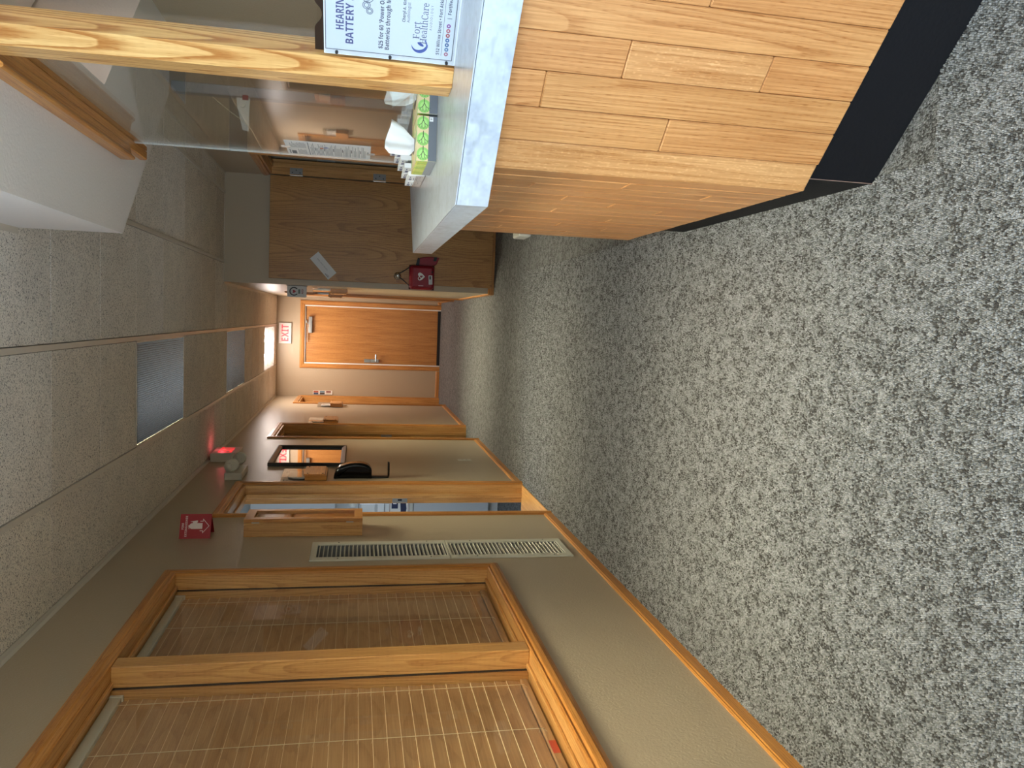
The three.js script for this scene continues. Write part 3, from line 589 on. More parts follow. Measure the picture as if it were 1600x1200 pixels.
// ---- the framed counter sign, its dark back plate, the notice on the glass
{
  const e = E45, O = [0.594, 1.0602, -1.899], W = 0.255, H = 0.298, nrm = [-e[0], 0, e[1]], at = (u, v, d) => [O[0] + u * e[0] + nrm[0] * d, O[1] + v, O[2] + u * e[1] + nrm[2] * d];
  const o = thing('counter_sign', 'pale blue hearing aid battery sale sign in an acrylic holder beside the oak post', 'sign', [O[0] + 0.09, O[1], O[2] + 0.09]);
  const vec = (w, h) => [[w * e[0], 0, w * e[1]], [0, h, 0]];
  part('holder', sheet(at(0, 0, 0), ...vec(W, H), 0.004), phys({ color: 0xe4ebf2, roughness: 0.2 }), o, 'white acrylic holder');
  const print = canvasTex(1100, 1420, (c, w, h) => {
    const gr = '#dfeaf4'; c.fillStyle = gr; c.fillRect(0, 0, w, h); c.strokeStyle = '#565b70'; c.lineWidth = 10; c.strokeRect(3, 3, w - 6, h - 6);
    const tx = (s, x, y, size, col, font = 'sans-serif', wt = 'normal', al = 'left', maxw) => { c.font = `${wt} ${size}px ${font}`; c.fillStyle = col; c.textAlign = al; c.textBaseline = 'alphabetic'; maxw ? c.fillText(s, x, y, maxw) : c.fillText(s, x, y); };
    tx('HEARING AID', 225, 200, 118, '#4b5590', 'sans-serif', 'bold', 'left', 600); tx('BATTERY SALE', 75, 305, 118, '#4b5590', 'sans-serif', 'bold', 'left', 730);
    c.strokeStyle = '#5d6a80'; c.lineWidth = 7;
    for (const [x, y, r] of [[470, 475, 34], [530, 440, 40], [620, 455, 60], [720, 440, 70]]) { c.beginPath(); c.arc(x, y, r, 0, 7); c.stroke(); c.beginPath(); c.arc(x, y, r * 0.6, 0, 7); c.stroke(); }
    tx("$25 for 60 'Power One'", 62, 630, 66, '#3c4260', 'sans-serif', 'bold', 'left', 620); tx('Batteries through May', 52, 700, 66, '#3c4260', 'sans-serif', 'bold', 'left', 640);
    tx('Cheryl A. Kinney, Au.D', 390, 865, 46, '#444b66', 'sans-serif', 'bold', 'left', 430); tx('Audiologist', 390, 912, 44, '#545b74');
    c.fillStyle = '#3f58a8'; c.beginPath(); c.arc(150, 1040, 92, Math.PI * 0.45, Math.PI * 1.5); c.quadraticCurveTo(60, 985, 110, 1085); c.fill();
    c.strokeStyle = '#4667b5'; c.lineWidth = 14; c.beginPath(); c.arc(150, 1040, 80, Math.PI * 0.25, Math.PI * 1.1); c.stroke(); c.fillStyle = '#3f58a8'; c.beginPath(); c.ellipse(160, 1050, 16, 40, 0.5, 0, 7); c.fill();
    tx('Fort', 215, 1030, 100, '#4d5785', 'serif'); tx('HealthCare', 165, 1110, 100, '#4d5785', 'serif', 'normal', 'left', 460);
    tx('A U D I O L O G Y', 330, 1160, 36, '#545b74', 'sans-serif', 'normal', 'left', 300);
    tx('512 Wilcox Street \u2022 Fort Atkinson', 60, 1265, 52, '#444c66', 'sans-serif', 'bold', 'left', 730);
    c.fillStyle = '#545b74'; c.fillRect(55, 1288, 820, 4);
    ['#b06a86', '#5c86b4', '#34659e', '#3f6fb0', '#b04a56', '#c26a7a', '#9a5aa8'].forEach((col, i) => { c.fillStyle = col; c.beginPath(); c.arc(75 + i * 54, 1345, 23, 0, 7); c.fill(); c.fillStyle = '#e8f0f6'; c.beginPath(); c.arc(75 + i * 54, 1345, 9, 0, 7); c.fill(); });
    tx('|  FortHealthCare.com', 470, 1362, 54, '#444b66', 'sans-serif', 'bold', 'left', 520);
  });
  part('poster', sheet(at(0.011, 0.008, 0.0012), ...vec(0.224, 0.287), 0.0008), std({ map: print, roughness: 0.5 }), o);
  part('cover', sheet(at(0.003, 0.003, 0.004), ...vec(W - 0.006, H - 0.006), 0.0015), M.acrylic, o);
  parts('bolt', [0.02, 0.15, 0.27].map((v) => rod(at(0.006, v, -0.002), at(0.006, v, 0.006), 0.0035, 12)), M.black, o);
  const sh = new THREE.Shape(); sh.moveTo(0, 0); sh.lineTo(0.215, 0); sh.lineTo(0.215, 0.318); sh.lineTo(0.116, 0.318); sh.bezierCurveTo(0.10, 0.318, 0.10, 0.302, 0.082, 0.302); sh.bezierCurveTo(0.064, 0.302, 0.062, 0.318, 0.048, 0.318); sh.lineTo(0, 0.318); sh.closePath();
  let g = new THREE.ExtrudeGeometry(sh, { depth: 0.004, bevelEnabled: false }); g = uvBox(g).rotateY(-Math.PI / 4).translate(...at(0.002, 0, -0.0125));
  solo('file_holder', 'dark brown plate with a thumb notch standing behind the battery sale sign', 'file holder', g, phys({ color: 0x2a1a10, roughness: 0.3 }));
}
const noticeTex = canvasTex(850, 1100, (c, w, h) => {
  c.fillStyle = '#efede8'; c.fillRect(0, 0, w, h); c.fillStyle = '#7a7a7c';
  c.fillRect(40, 30, 260, 12); c.fillRect(40, 60, 200, 60); c.clearRect(0, 0, 0, 0);
  const line = (x, y, ww, hh = 5) => c.fillRect(x, y, ww, hh);
  for (const [x, y0, y1, ww] of [[40, 150, 260, 340], [440, 60, 260, 370]]) for (let y = y0; y < y1; y += 16) line(x, y, ww * (0.6 + 0.4 * hash(y, x, 3)));
  line(30, 290, 790, 8);
  for (let y = 320; y < 1040; y += 17) if (y % 119 > 20) { line(60, y, 730 * (0.55 + 0.45 * hash(y, 3, 4))); } else { c.fillStyle = '#555'; line(330, y, 190, 9); c.fillStyle = '#7a7a7c'; }
  c.fillStyle = '#d88a6a'; c.fillRect(470, 440, 70, 44); c.fillStyle = '#8a94c4'; c.beginPath(); c.arc(560, 520, 34, 0, 7); c.fill();
  c.fillStyle = '#444'; c.font = 'bold 34px sans-serif'; c.textAlign = 'center'; c.fillText('Notice', 425, 1075);
});
{
  const o = thing('paper_notice', 'printed white notice taped upright to the clear glass screen', 'notice', [0.595, 1.237, -2.995]);
  part('page', sheet([0.5955, 1.237, -3.11], [0, 0, 0.228], [0, 0.298, 0], 0.0006), std({ map: noticeTex, roughness: 0.7 }), o);
  parts('tape', [chamfer(0.5945, 0.5962, 1.222, 1.25, -3.03, -3.005, 0.0002), chamfer(0.5945, 0.5962, 1.52, 1.552, -3.0, -2.975, 0.0002)], phys({ color: 0xe8e4dc, roughness: 0.3, transmission: 0.5, thickness: 0 }), o, 'strip of clear tape');
}
// ---- tissue boxes
const boxFront = canvasTex(512, 240, (c, w, h) => {
  c.fillStyle = '#e9d3a2'; c.fillRect(0, 0, w, 140); c.fillStyle = '#6f747c'; c.fillRect(0, 138, w, 102);
  const tree = (x, y, dir, len, flip) => {
    c.fillStyle = 'rgba(150,214,110,0.95)'; c.beginPath(); c.arc(x, y, 76, 0, 7); c.fill(); c.fillStyle = 'rgba(196,236,150,0.6)'; c.beginPath(); c.arc(x, y, 50, 0, 7); c.fill(); c.fillStyle = '#6f747c'; c.fillRect(x - 90, 138, 180, 40);
    const br = (px, py, a, l, d) => { const qx = px + Math.cos(a) * l, qy = py + Math.sin(a) * l; c.strokeStyle = '#454638'; c.lineWidth = d * 1.7; c.beginPath(); c.moveTo(px, py); c.lineTo(qx, qy); c.stroke(); if (d > 1) { br(qx, qy, a - 0.5, l * 0.72, d - 1); br(qx, qy, a + 0.45, l * 0.72, d - 1); } };
    br(x + 92 * (flip ? 1 : -1), y, flip ? Math.PI : 0, 58, 5);
  };
  tree(430, 70, 0, 0, true); tree(250, 74, 0, 0, true); tree(80, 76, 0, 0, true);
  c.fillStyle = '#e8e8e8'; c.fillRect(452, 146, 52, 44); c.fillStyle = '#777'; c.fillRect(466, 164, 26, 4); c.fillRect(476, 156, 6, 22);
});
const boxSide = canvasTex(720, 240, (c, w, h) => {
  const g = ['#cfd86e', '#e2b95e', '#d9c95a', '#e6e28a', '#9fc85a', '#c7da72'];
  for (let i = 0; i < 60; i++) { c.fillStyle = g[Math.floor(hash(i, 5, 9) * 6)]; c.fillRect(i * 12, 0, 13, 140); }
  c.strokeStyle = '#7fa84a'; c.lineWidth = 3; for (let i = 0; i < 90; i++) { const x = hash(i, 1, 8) * w; c.beginPath(); c.moveTo(x, 140); c.quadraticCurveTo(x + 20, 90, x + 50 * (hash(i, 2, 8) - 0.3), 20); c.stroke(); }
  c.fillStyle = '#8b9096'; c.fillRect(0, 138, w, 102);
});
const boxTop = canvasTex(256, 430, (c, w, h) => {
  c.fillStyle = '#ece0b4'; c.fillRect(0, 0, w, h); c.fillStyle = '#a6d67c'; for (let i = 0; i < 14; i++) { c.beginPath(); c.arc(hash(i, 4, 2) * w, hash(i, 6, 2) * h, 26, 0, 7); c.fill(); }
  c.fillStyle = '#8a8578'; c.beginPath(); c.ellipse(w / 2, h / 2, 46, 130, 0, 0, 7); c.fill();
});
function tissueBox(label, tissueLabel, x0, x1, z0, z1, outline, zt) {
  const o = thing('tissue_box', label, 'tissue box', [(x0 + x1) / 2, 1.06, (z0 + z1) / 2], 'tissue boxes on the countertop'), y0 = 1.0604, y1 = 1.117;
  part('carton', chamfer(x0, x1, y0, y1, z0, z1, 0.001), std({ color: 0xe6d9b0, roughness: 0.6 }), o);
  const mt = (t) => std({ map: t, roughness: 0.55 });
  part('print', sheet([x0 + 0.0005, y0 + 0.0005, z1 + 0.0004], [x1 - x0 - 0.001, 0, 0], [0, y1 - y0 - 0.001, 0], 0.0003), mt(boxFront), o, 'side printed with green trees');
  part('print', sheet([x0 - 0.0004, y0 + 0.0005, z0 + 0.0005], [0, 0, z1 - z0 - 0.001], [0, y1 - y0 - 0.001, 0], 0.0003), mt(boxSide), o, 'long side printed with yellow grass');
  part('print', sheet([x0 + 0.0005, y1 + 0.0004, z1 - 0.0005], [x1 - x0 - 0.001, 0, 0], [0, 0, -(z1 - z0 - 0.001)], 0.0003), mt(boxTop), o);
  // a soft sheet pulled up out of the slot: rows from the slot to the upper hem, with folds
  const pos = [], R = 22, C = 26, P = (i, j) => {
    const s = i / R, t = j / C, L = outline.left, Rg = outline.right, k = s * (L.length - 1), a = Math.min(L.length - 2, Math.floor(k)), f = k - a;
    const lx = mixn(L[a][0], L[a + 1][0], f), ly = mixn(L[a][1], L[a + 1][1], f), rx = mixn(Rg[a][0], Rg[a + 1][0], f), ry = mixn(Rg[a][1], Rg[a + 1][1], f);
    const z = zt + Math.sin(t * 7.5 + s * 2) * 0.014 * s + Math.sin(t * 17 + s * 5 + 1) * 0.004 * s * (1 - 0.3 * t) - s * 0.01 + Math.sin(t * 3.1) * 0.02 * s;
    return [mixn(lx, rx, t), mixn(ly, ry, t) + Math.sin(t * 6) * 0.003 * s, z];
  };
  for (let i = 0; i < R; i++) for (let j = 0; j < C; j++) { const a = P(i, j), b = P(i, j + 1), c = P(i + 1, j + 1), d = P(i + 1, j); pos.push(...a, ...b, ...c, ...a, ...c, ...d); }
  const g = new THREE.BufferGeometry(); g.setAttribute('position', new THREE.Float32BufferAttribute(pos, 3));
  let gi = uvBox((g.computeVertexNormals(), g));
  part('tissue', gi, M.tissue, o, tissueLabel);
}
tissueBox('green tree patterned tissue box in front, its tissue standing tall beside the white cards', 'white tissue', 0.445, 0.571, -2.505, -2.287,
  { left: [[0.500, 1.112], [0.478, 1.130], [0.478, 1.165], [0.480, 1.190], [0.494, 1.203]], right: [[0.522, 1.113], [0.535, 1.128], [0.556, 1.150], [0.572, 1.172], [0.582, 1.186]] }, -2.39);
tissueBox('second tissue box partly hidden behind the oak corner post', 'white tissue leaning over', 0.577, 0.703, -2.505, -2.287,
  { left: [[0.640, 1.112], [0.622, 1.125], [0.611, 1.150], [0.609, 1.18], [0.612, 1.206]], right: [[0.658, 1.113], [0.662, 1.128], [0.660, 1.160], [0.655, 1.19], [0.650, 1.206]] }, -2.36);
// ---- tiered rack of appointment cards
{
  const o = thing('card_rack', 'tiered clear rack of white appointment cards behind the front tissue box', 'card rack', [0.53, 1.06, -2.77]);
  const cardTex = canvasTex(256, 160, (c, w, h) => { c.fillStyle = '#f3f2f0'; c.fillRect(0, 0, w, h); c.fillStyle = '#8b88a0'; c.fillRect(20, 20, 90, 26); c.fillRect(20, 62, 130, 7); c.fillRect(20, 78, 100, 7); c.fillRect(20, 94, 150, 7); c.fillRect(140, 120, 90, 7); c.fillRect(140, 24, 60, 12); });
  const cm = std({ map: cardTex, roughness: 0.6 });
  for (let i = 0; i < 5; i++) {
    const x = 0.468 + i * 0.025, y = 1.0615 + i * 0.0135;
    part('tier', [chamfer(x - 0.002, x, y, y + 0.03, -2.885, -2.66, 0.0004), chamfer(x - 0.002, x + 0.022, y - 0.001, y + 0.001, -2.885, -2.66, 0.0004)], M.acrylic, o);
    for (let k = 0; k < 2; k++) {
      const z0 = -2.88 + k * 0.111;
      part('card_stack', chamfer(x + 0.0015, x + 0.016, y + 0.0012, y + 0.054, z0 + 0.005, z0 + 0.1, 0.0005), M.paper, o);
      part('card', sheet([x + 0.001, y + 0.0012, z0 + 0.005], [0, 0, 0.095], [0, 0.054, 0], 0.0004), cm, o);
    }
  }
  part('end_panel', [chamfer(0.467, 0.592, 1.0604, 1.0625, -2.887, -2.658, 0.0004)], M.acrylic, o);
}
// ---- window blinds behind the oak window
function blind(label, z0, z1, cords, sticker) {
  const o = thing('window_blind', label, 'blind', [-1.345, WY0, (z0 + z1) / 2], 'wooden blinds behind the oak window');
  part('head_rail', chamfer(-1.365, -1.325, 2.028, 2.066, z0, z1, 0.002, 'z'), std({ color: 0xc9c6b0, roughness: 0.45 }), o, 'pale metal head rail');
  parts('end_bracket', [chamfer(-1.368, -1.322, 2.024, 2.068, z1 - 0.016, z1 - 0.001, 0.001), chamfer(-1.368, -1.322, 2.024, 2.068, z0 + 0.001, z0 + 0.016, 0.001)], M.whiteMetal, o);
  const t = 0.0016, hw = 0.0245, a = THREE.MathUtils.degToRad(83);
  for (let i = 0; i < 31; i++) {
    const y = 0.668 + i * 0.0453; if (y > 2.03) break;
    const g = chamfer(-hw, hw, -t, t, z0 + 0.006 + rr(0, 0.002), z1 - 0.006 - rr(0, 0.002), 0.0007, 'z');
    g.rotateZ(a + rr(-0.015, 0.015)).translate(-1.342, y, 0);
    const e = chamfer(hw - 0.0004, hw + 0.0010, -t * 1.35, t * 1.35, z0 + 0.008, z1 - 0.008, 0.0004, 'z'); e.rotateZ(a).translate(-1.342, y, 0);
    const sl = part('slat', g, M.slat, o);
    part('edge', e, M.slatHighlight, sl, 'slat edge with caught overhead light put in as pale colour');
  }
  part('bottom_rail', chamfer(-1.352, -1.334, 0.612, 0.640, z0 + 0.004, z1 - 0.004, 0.003, 'z'), M.slat, o);
  for (const z of cords) {
    part('ladder_cord', [tube([[-1.329, 2.03, z], [-1.329, 1.3, z], [-1.329, 0.66, z], [-1.331, 0.642, z + 0.004], [-1.338, 0.618, z + 0.02]], 0.0011, 40, 6), ...Array.from({ length: 30 }, (_, i) => rod([-1.329, 0.648 + i * 0.0453, z], [-1.348, 0.653 + i * 0.0453, z + 0.003], 0.0006, 5))], M.cord, o);
  }
  if (sticker) {
    const st = canvasTex(200, 90, (c, w, h) => { c.fillStyle = '#e9e4da'; c.fillRect(0, 0, w, h); c.fillStyle = '#c9472e'; c.fillRect(0, 0, 66, h); c.fillStyle = '#fff'; c.font = 'bold 15px sans-serif'; c.fillText('WARNING', 4, 50, 58); c.fillStyle = '#777'; for (let y = 12; y < 84; y += 10) c.fillRect(74, y, 110, 4); });
    part('warning_label', sheet([-1.3335, 0.614, sticker], [0, 0, 0.075], [0, 0.024, 0], 0.0004), std({ map: st, roughness: 0.6 }), o, 'red and white warning label');
  }
}
blind('brown wood slat blind in the narrow far pane beside the wall vent', WZ0 + 0.004, WZM0 - 0.004, [-3.70, -3.41, -3.12, -2.98]);
blind('brown wood slat blind in the near pane at the frame edge', WZM1 + 0.004, WZ1 - 0.004, [-2.745, -2.43, -2.12, -1.98], -2.36);
// ---- wall vent
{
  const o = thing('wall_vent', 'tall white metal louvred vent on the wall beside the oak window', 'vent', [WX, 0.107, -4.14]);
  const y0 = 0.107, ym = 0.765, y1 = 1.48, z0 = -4.31, z1 = -3.985;
  part('duct', [box(WX - 0.13, WX - 0.127, 0.13, 1.455, -4.266, -4.029), box(WX - 0.13, WX - 0.001, 0.1285, 0.1315, -4.267, -4.028), box(WX - 0.13, WX - 0.001, 1.4545, 1.4575, -4.267, -4.028), box(WX - 0.13, WX - 0.001, 0.13, 1.455, -4.2675, -4.2645), box(WX - 0.13, WX - 0.001, 0.13, 1.455, -4.0305, -4.0275)], std({ color: 0x8f9090, roughness: 0.5 }), o, 'bare metal duct behind the slats');
  for (const [a, b] of [[y0, ym - 0.001], [ym + 0.001, y1]]) {
    const ia = a + (a === y0 ? 0.032 : 0.012), ib = b - (b === y1 ? 0.032 : 0.012);
    part('frame', slab(rect(z0, z1, a, b), [rect(z0 + 0.048, z1 - 0.048, ia, ib)], WX, WX + 0.009, 'zy', 0.0025), M.whiteMetal, o);
    const n = Math.round((ib - ia) / 0.0215);
    for (let i = 0; i < n; i++) {
      const y = ia + (i + 0.5) * (ib - ia) / n, g = chamfer(-0.0088, 0.0088, -0.0008, 0.0008, z0 + 0.044, z1 - 0.044, 0.0003, 'z'); g.rotateZ(-0.4).translate(WX - 0.002, y, 0);
      part('louvre', g, M.whiteMetal, o);
    }
    for (const z of [z0 + 0.02, z1 - 0.02]) for (const y of [a + 0.10, b - 0.14]) part('screw', rod([WX + 0.008, y, z], [WX + 0.0105, y, z], 0.004, 10), M.black, o);
  }
}
// ---- oak cabinet with a glass door
{
  const o = thing('wall_cabinet', 'small oak wall cabinet with a narrow glass door beside the open doorway', 'cabinet', [WX, 1.215, -4.575]);
  const y0 = 1.215, y1 = 1.857, z0 = -4.692, z1 = -4.457, xf = -1.156;
  part('side', chamfer(WX, xf, y0, y1, z1 - 0.018, z1, 0.0015), M.oakArch, o); part('side', chamfer(WX, xf, y0, y1, z0, z0 + 0.018, 0.0015), M.oak, o);
  part('top', chamfer(WX, xf, y1 - 0.018, y1, z0 + 0.018, z1 - 0.018, 0.001, 'z'), M.oak, o); part('bottom', chamfer(WX, xf, y0, y0 + 0.018, z0 + 0.018, z1 - 0.018, 0.001, 'z'), M.oak, o);
  part('back', box(WX + 0.0005, WX + 0.005, y0 + 0.01, y1 - 0.01, z0 + 0.01, z1 - 0.01), M.oak, o);
  const d = part('door', slab(rect(z0, z1, y0, y1), [rect(z0 + 0.04, z1 - 0.04, y0 + 0.045, y1 - 0.05)], xf + 0.001, xf + 0.021, 'zy', 0.002), M.oakTrim, o);
  part('glass', box(xf + 0.008, xf + 0.011, y0 + 0.045, y1 - 0.05, z0 + 0.04, z1 - 0.04), M.glass, d);
  parts('hinge', [rod([xf + 0.001, 1.775, z1 + 0.002], [xf + 0.001, 1.815, z1 + 0.002], 0.003, 8), rod([xf + 0.001, 1.265, z1 + 0.002], [xf + 0.001, 1.305, z1 + 0.002], 0.003, 8)], M.satin, d);
  part('folded_paper', chamfer(WX + 0.01, WX + 0.05, 1.40, 1.52, -4.64, -4.60, 0.001), M.paper, o);
}
// ---- signs on and over the corridor
{
  const o = thing('fire_extinguisher_sign', 'red V-shaped fire extinguisher sign on the wall near the ceiling', 'sign', [WX, 2.028, -4.52]);
  const apex = [-1.112, -4.492], near = [WX, -4.44], farp = [WX, -4.575], y0 = 2.028, y1 = 2.188;
  part('panel', [slab([near, apex, [apex[0] - 0.004, apex[1] - 0.002], [WX, near[1] - 0.003]], [], y0, y1, 'xz'), slab([farp, apex, [apex[0] - 0.004, apex[1] + 0.001], [WX, farp[1] + 0.003]], [], y0, y1, 'xz')], M.redSign, o);
  const s = canvasTex(384, 512, (c, w, h) => {
    c.fillStyle = '#a81220'; c.fillRect(0, 0, w, h); c.fillStyle = '#f0dcd8'; c.textAlign = 'center'; c.font = 'bold 50px sans-serif'; c.fillText('FIRE', 192, 66); c.fillText('EXTINGUISHER', 192, 122, 330);
    c.fillRect(150, 200, 90, 170); c.beginPath(); c.arc(195, 200, 45, Math.PI, 0); c.fill(); c.fillRect(180, 140, 30, 30); c.fillRect(150, 146, 60, 12); c.fillRect(240, 210, 24, 70); c.beginPath(); c.moveTo(264, 160); c.lineTo(284, 290); c.lineTo(250, 290); c.fill();
    c.strokeStyle = '#f0dcd8'; c.lineWidth = 9; c.beginPath(); c.moveTo(120, 330); c.lineTo(120, 380); c.lineTo(90, 380); c.lineTo(195, 480); c.lineTo(300, 380); c.lineTo(270, 380); c.lineTo(270, 330); c.stroke();
  });
  const W = [apex[0] - near[0], 0, apex[1] - near[1]];
  part('print', sheet([near[0] + 0.001, y0, near[1] + 0.0012], W, [0, y1 - y0, 0], 0.0004), std({ map: s, roughness: 0.4 }), o);
}
function exitSign(label, pos, faceW, y0, y1, wall) {                     // letters glow through the face
  const o = thing('exit_sign', label, 'exit sign', pos, 'lit exit signs');
  const face = canvasTex(512, 290, (c, w, h) => { c.fillStyle = '#000'; c.fillRect(0, 0, w, h); c.fillStyle = '#ff2430'; c.font = 'bold 236px sans-serif'; c.textAlign = 'center'; c.fillText('EXIT', w / 2, 228, 440); });
  const body = canvasTex(512, 290, (c, w, h) => { c.fillStyle = '#ded2cc'; c.fillRect(0, 0, w, h); c.fillStyle = '#d8404c'; c.font = 'bold 236px sans-serif'; c.textAlign = 'center'; c.fillText('EXIT', w / 2, 228, 440); });
  const mat = std({ map: body, emissiveMap: face, emissive: new THREE.Color(1, 1, 1), emissiveIntensity: 1.1, roughness: 0.4 });
  if (wall === 'far') {
    part('housing', chamfer(pos[0] - faceW / 2, pos[0] + faceW / 2, y0, y1, FZ, FZ + 0.034, 0.003), M.whitePlastic, o);
    part('face', sheet([pos[0] - faceW / 2 + 0.004, y0 + 0.004, FZ + 0.0352], [faceW - 0.008, 0, 0], [0, y1 - y0 - 0.008, 0], 0.001), mat, o);
  } else {
    part('housing', chamfer(WX, WX + 0.072, y0, y1, pos[2] - faceW / 2, pos[2] + faceW / 2, 0.004), M.whitePlastic, o);
    part('face', sheet([WX + 0.0732, y0 + 0.012, pos[2] + faceW / 2 - 0.012], [0, 0, -(faceW - 0.024)], [0, y1 - y0 - 0.024, 0], 0.001), mat, o);
    part('canopy', chamfer(WX, WX + 0.012, y0 - 0.004, CE - 0.003, pos[2] - 0.08, pos[2] + 0.08, 0.002), M.black, o);
  }
  return o;
}
exitSign('glowing red EXIT sign on the end wall above the closed door', [-0.292, 2.232, FZ], 0.31, 2.232, 2.414, 'far');
exitSign('glowing red EXIT sign on the side wall close under the ceiling', [WX, 2.215, -6.90], 0.34, 2.215, 2.425, 'left');
{ const l = new THREE.PointLight(new THREE.Color(1, 0.12, 0.16), 0.012); l.position.set(WX + 0.12, 2.36, -6.90); l.castShadow = true; scene.add(l); }
{
  const o = thing('emergency_light', 'white twin-head emergency light on the wall above the open doorway', 'emergency light', [WX, 2.07, -6.15]);
  part('base_box', rbox(WX, WX + 0.055, 2.075, 2.2, -6.33, -5.99, 0.008), M.whitePlastic, o);
  for (const [z, y] of [[-6.06, 2.165], [-6.36, 2.15]]) {
    const h = part('lamp_head', [ball([WX + 0.095, y, z], 0.052, 1, 0.85, 1), rod([WX + 0.05, y, z], [WX + 0.085, y, z], 0.018)], M.whitePlastic, o);
    part('lens', uvBox(new THREE.CylinderGeometry(0.042, 0.046, 0.02, 24).rotateX(Math.PI / 2.4).translate(WX + 0.11, y - 0.018, z + 0.036)), phys({ color: 0xd9d6ca, roughness: 0.15 }), h);
  }
}
// ---- soap or sanitiser dispenser, shiny black
{
  const o = thing('sanitizer_dispenser', 'glossy black hand sanitizer dispenser with a drip tray beside the oak door frame', 'dispenser', [WX, 1.0, -6.06]);
  const sh = new THREE.Shape(); sh.moveTo(0, 1.134); sh.lineTo(0.06, 1.134); sh.bezierCurveTo(0.095, 1.14, 0.115, 1.17, 0.12, 1.22); sh.bezierCurveTo(0.122, 1.27, 0.115, 1.32, 0.095, 1.37); sh.bezierCurveTo(0.08, 1.40, 0.05, 1.415, 0, 1.42); sh.closePath();
  let g = new THREE.ExtrudeGeometry(sh, { depth: 0.075, bevelEnabled: true, bevelSize: 0.022, bevelOffset: -0.022, bevelThickness: 0.022, bevelSegments: 6, curveSegments: 20 });
  const p = g.attributes.position; for (let i = 0; i < p.count; i++) p.setX(i, Math.max(0.0005, p.getX(i)));
  g.translate(WX, 0, -6.14); g.deleteAttribute('normal'); g = g.index ? g : g; g.computeVertexNormals();
  part('cover', uvBox(g), M.blackGloss, o);
  part('tray_arm', chamfer(WX + 0.001, WX + 0.014, 1.005, 1.15, -6.125, -6.075, 0.003), M.blackFrame, o);
  part('drip_tray', uvBox(new THREE.CylinderGeometry(0.062, 0.055, 0.014, 32).scale(1, 1, 0.9).translate(WX + 0.064, 1.007, -6.1)), M.blackGloss, o);
}
// ---- wood and acrylic chart holders: one built, the others copied
function holder(label) {
  const o = thing('chart_holder', label, 'chart holder', [0, 0, 0], 'wood and acrylic chart holders');
  // local: wall at x = 0, out along +x, middle at z = 0, foot at y = 0
  part('back_plate', chamfer(0.0005, 0.006, 0, 0.335, -0.165, 0.165, 0.001), M.acrylic, o);
  part('wood_pocket', chamfer(0.042, 0.054, 0.012, 0.165, -0.165, 0.165, 0.002, 'z'), M.oakTrim, o, 'oak pocket front');
  for (const z of [-0.165, 0.147]) part('wood_end', chamfer(0.006, 0.042, 0.0, 0.16, z, z + 0.018, 0.002), M.oakTrim, o);
  part('wood_floor', chamfer(0.006, 0.042, 0.0, 0.014, -0.147, 0.147, 0.001, 'z'), M.oakTrim, o);
  part('acrylic_pocket', [chamfer(0.030, 0.033, 0.165, 0.33, -0.16, 0.16, 0.0005), chamfer(0.006, 0.033, 0.165, 0.33, 0.157, 0.16, 0.0005), chamfer(0.006, 0.033, 0.165, 0.33, -0.16, -0.157, 0.0005)], M.acrylic, o);
  part('papers', [chamfer(0.010, 0.024, 0.016, 0.25, -0.11, 0.12, 0.0008), chamfer(0.008, 0.020, 0.016, 0.285, -0.13, 0.09, 0.0008)], M.paper, o);
  parts('screw', [[0.14, 0.13], [0.14, -0.13], [0.03, 0.13], [0.31, 0.15], [0.31, -0.15]].map(([y, z]) => rod([y > 0.2 ? 0.005 : 0.052, y, z], [y > 0.2 ? 0.009 : 0.057, y, z], 0.006, 10)), M.black, o);
  return o;
}
const h0 = holder('wood and acrylic chart holder beside the nearest open doorway, under the emergency light'); h0.position.set(WX, 1.467, -6.12);
const copyHolder = (label, x, y, z, turn = 0) => { const c = h0.clone(); c.name = numbered('chart_holder'); c.userData = { ...h0.userData, label }; c.position.set(x, y, z); c.rotation.y = turn; scene.add(c); };
copyHolder('wood and acrylic chart holder just past the second dark doorway', WX, 1.46, -9.29);
copyHolder('wood and acrylic chart holder before the last door frame on the long wall', WX, 1.44, -10.98);
copyHolder('chart holder on the opposite wall right behind the hanging AED sign', CX, 1.37, -8.0, Math.PI);
copyHolder('chart holder on the opposite wall beside the far right door frame', CX, 1.44, -9.5, Math.PI);
// ---- framed mirror
{
  const o = thing('wall_mirror', 'black framed wall mirror reflecting the far door and EXIT sign', 'mirror', [WX, 1.335, -7.0]);
  const z0 = -7.46, z1 = -6.55, y0 = 1.338, y1 = 1.955, W = 0.045, pf = [[0, 0], [0, 0.012], [0.008, 0.020], [0.036, 0.030], [0.045, 0.028], [0.045, 0]];
  const N = [1, 0, 0];
  part('frame', [mould(pf, [WX, y0 + W, z0 + W], [WX, y1 - W, z0 + W], [0, 0, -1], N, 1, 1), mould(pf, [WX, y0 + W, z1 - W], [WX, y1 - W, z1 - W], [0, 0, 1], N, 1, 1), mould(pf, [WX, y1 - W, z0 + W], [WX, y1 - W, z1 - W], [0, 1, 0], N, 1, 1), mould(pf, [WX, y0 + W, z0 + W], [WX, y0 + W, z1 - W], [0, -1, 0], N, 1, 1)], M.blackFrame, o, 'black frame');
  part('mirror_glass', box(WX + 0.003, WX + 0.008, y0 + W, y1 - W, z0 + W, z1 - W), M.mirror, o);
}
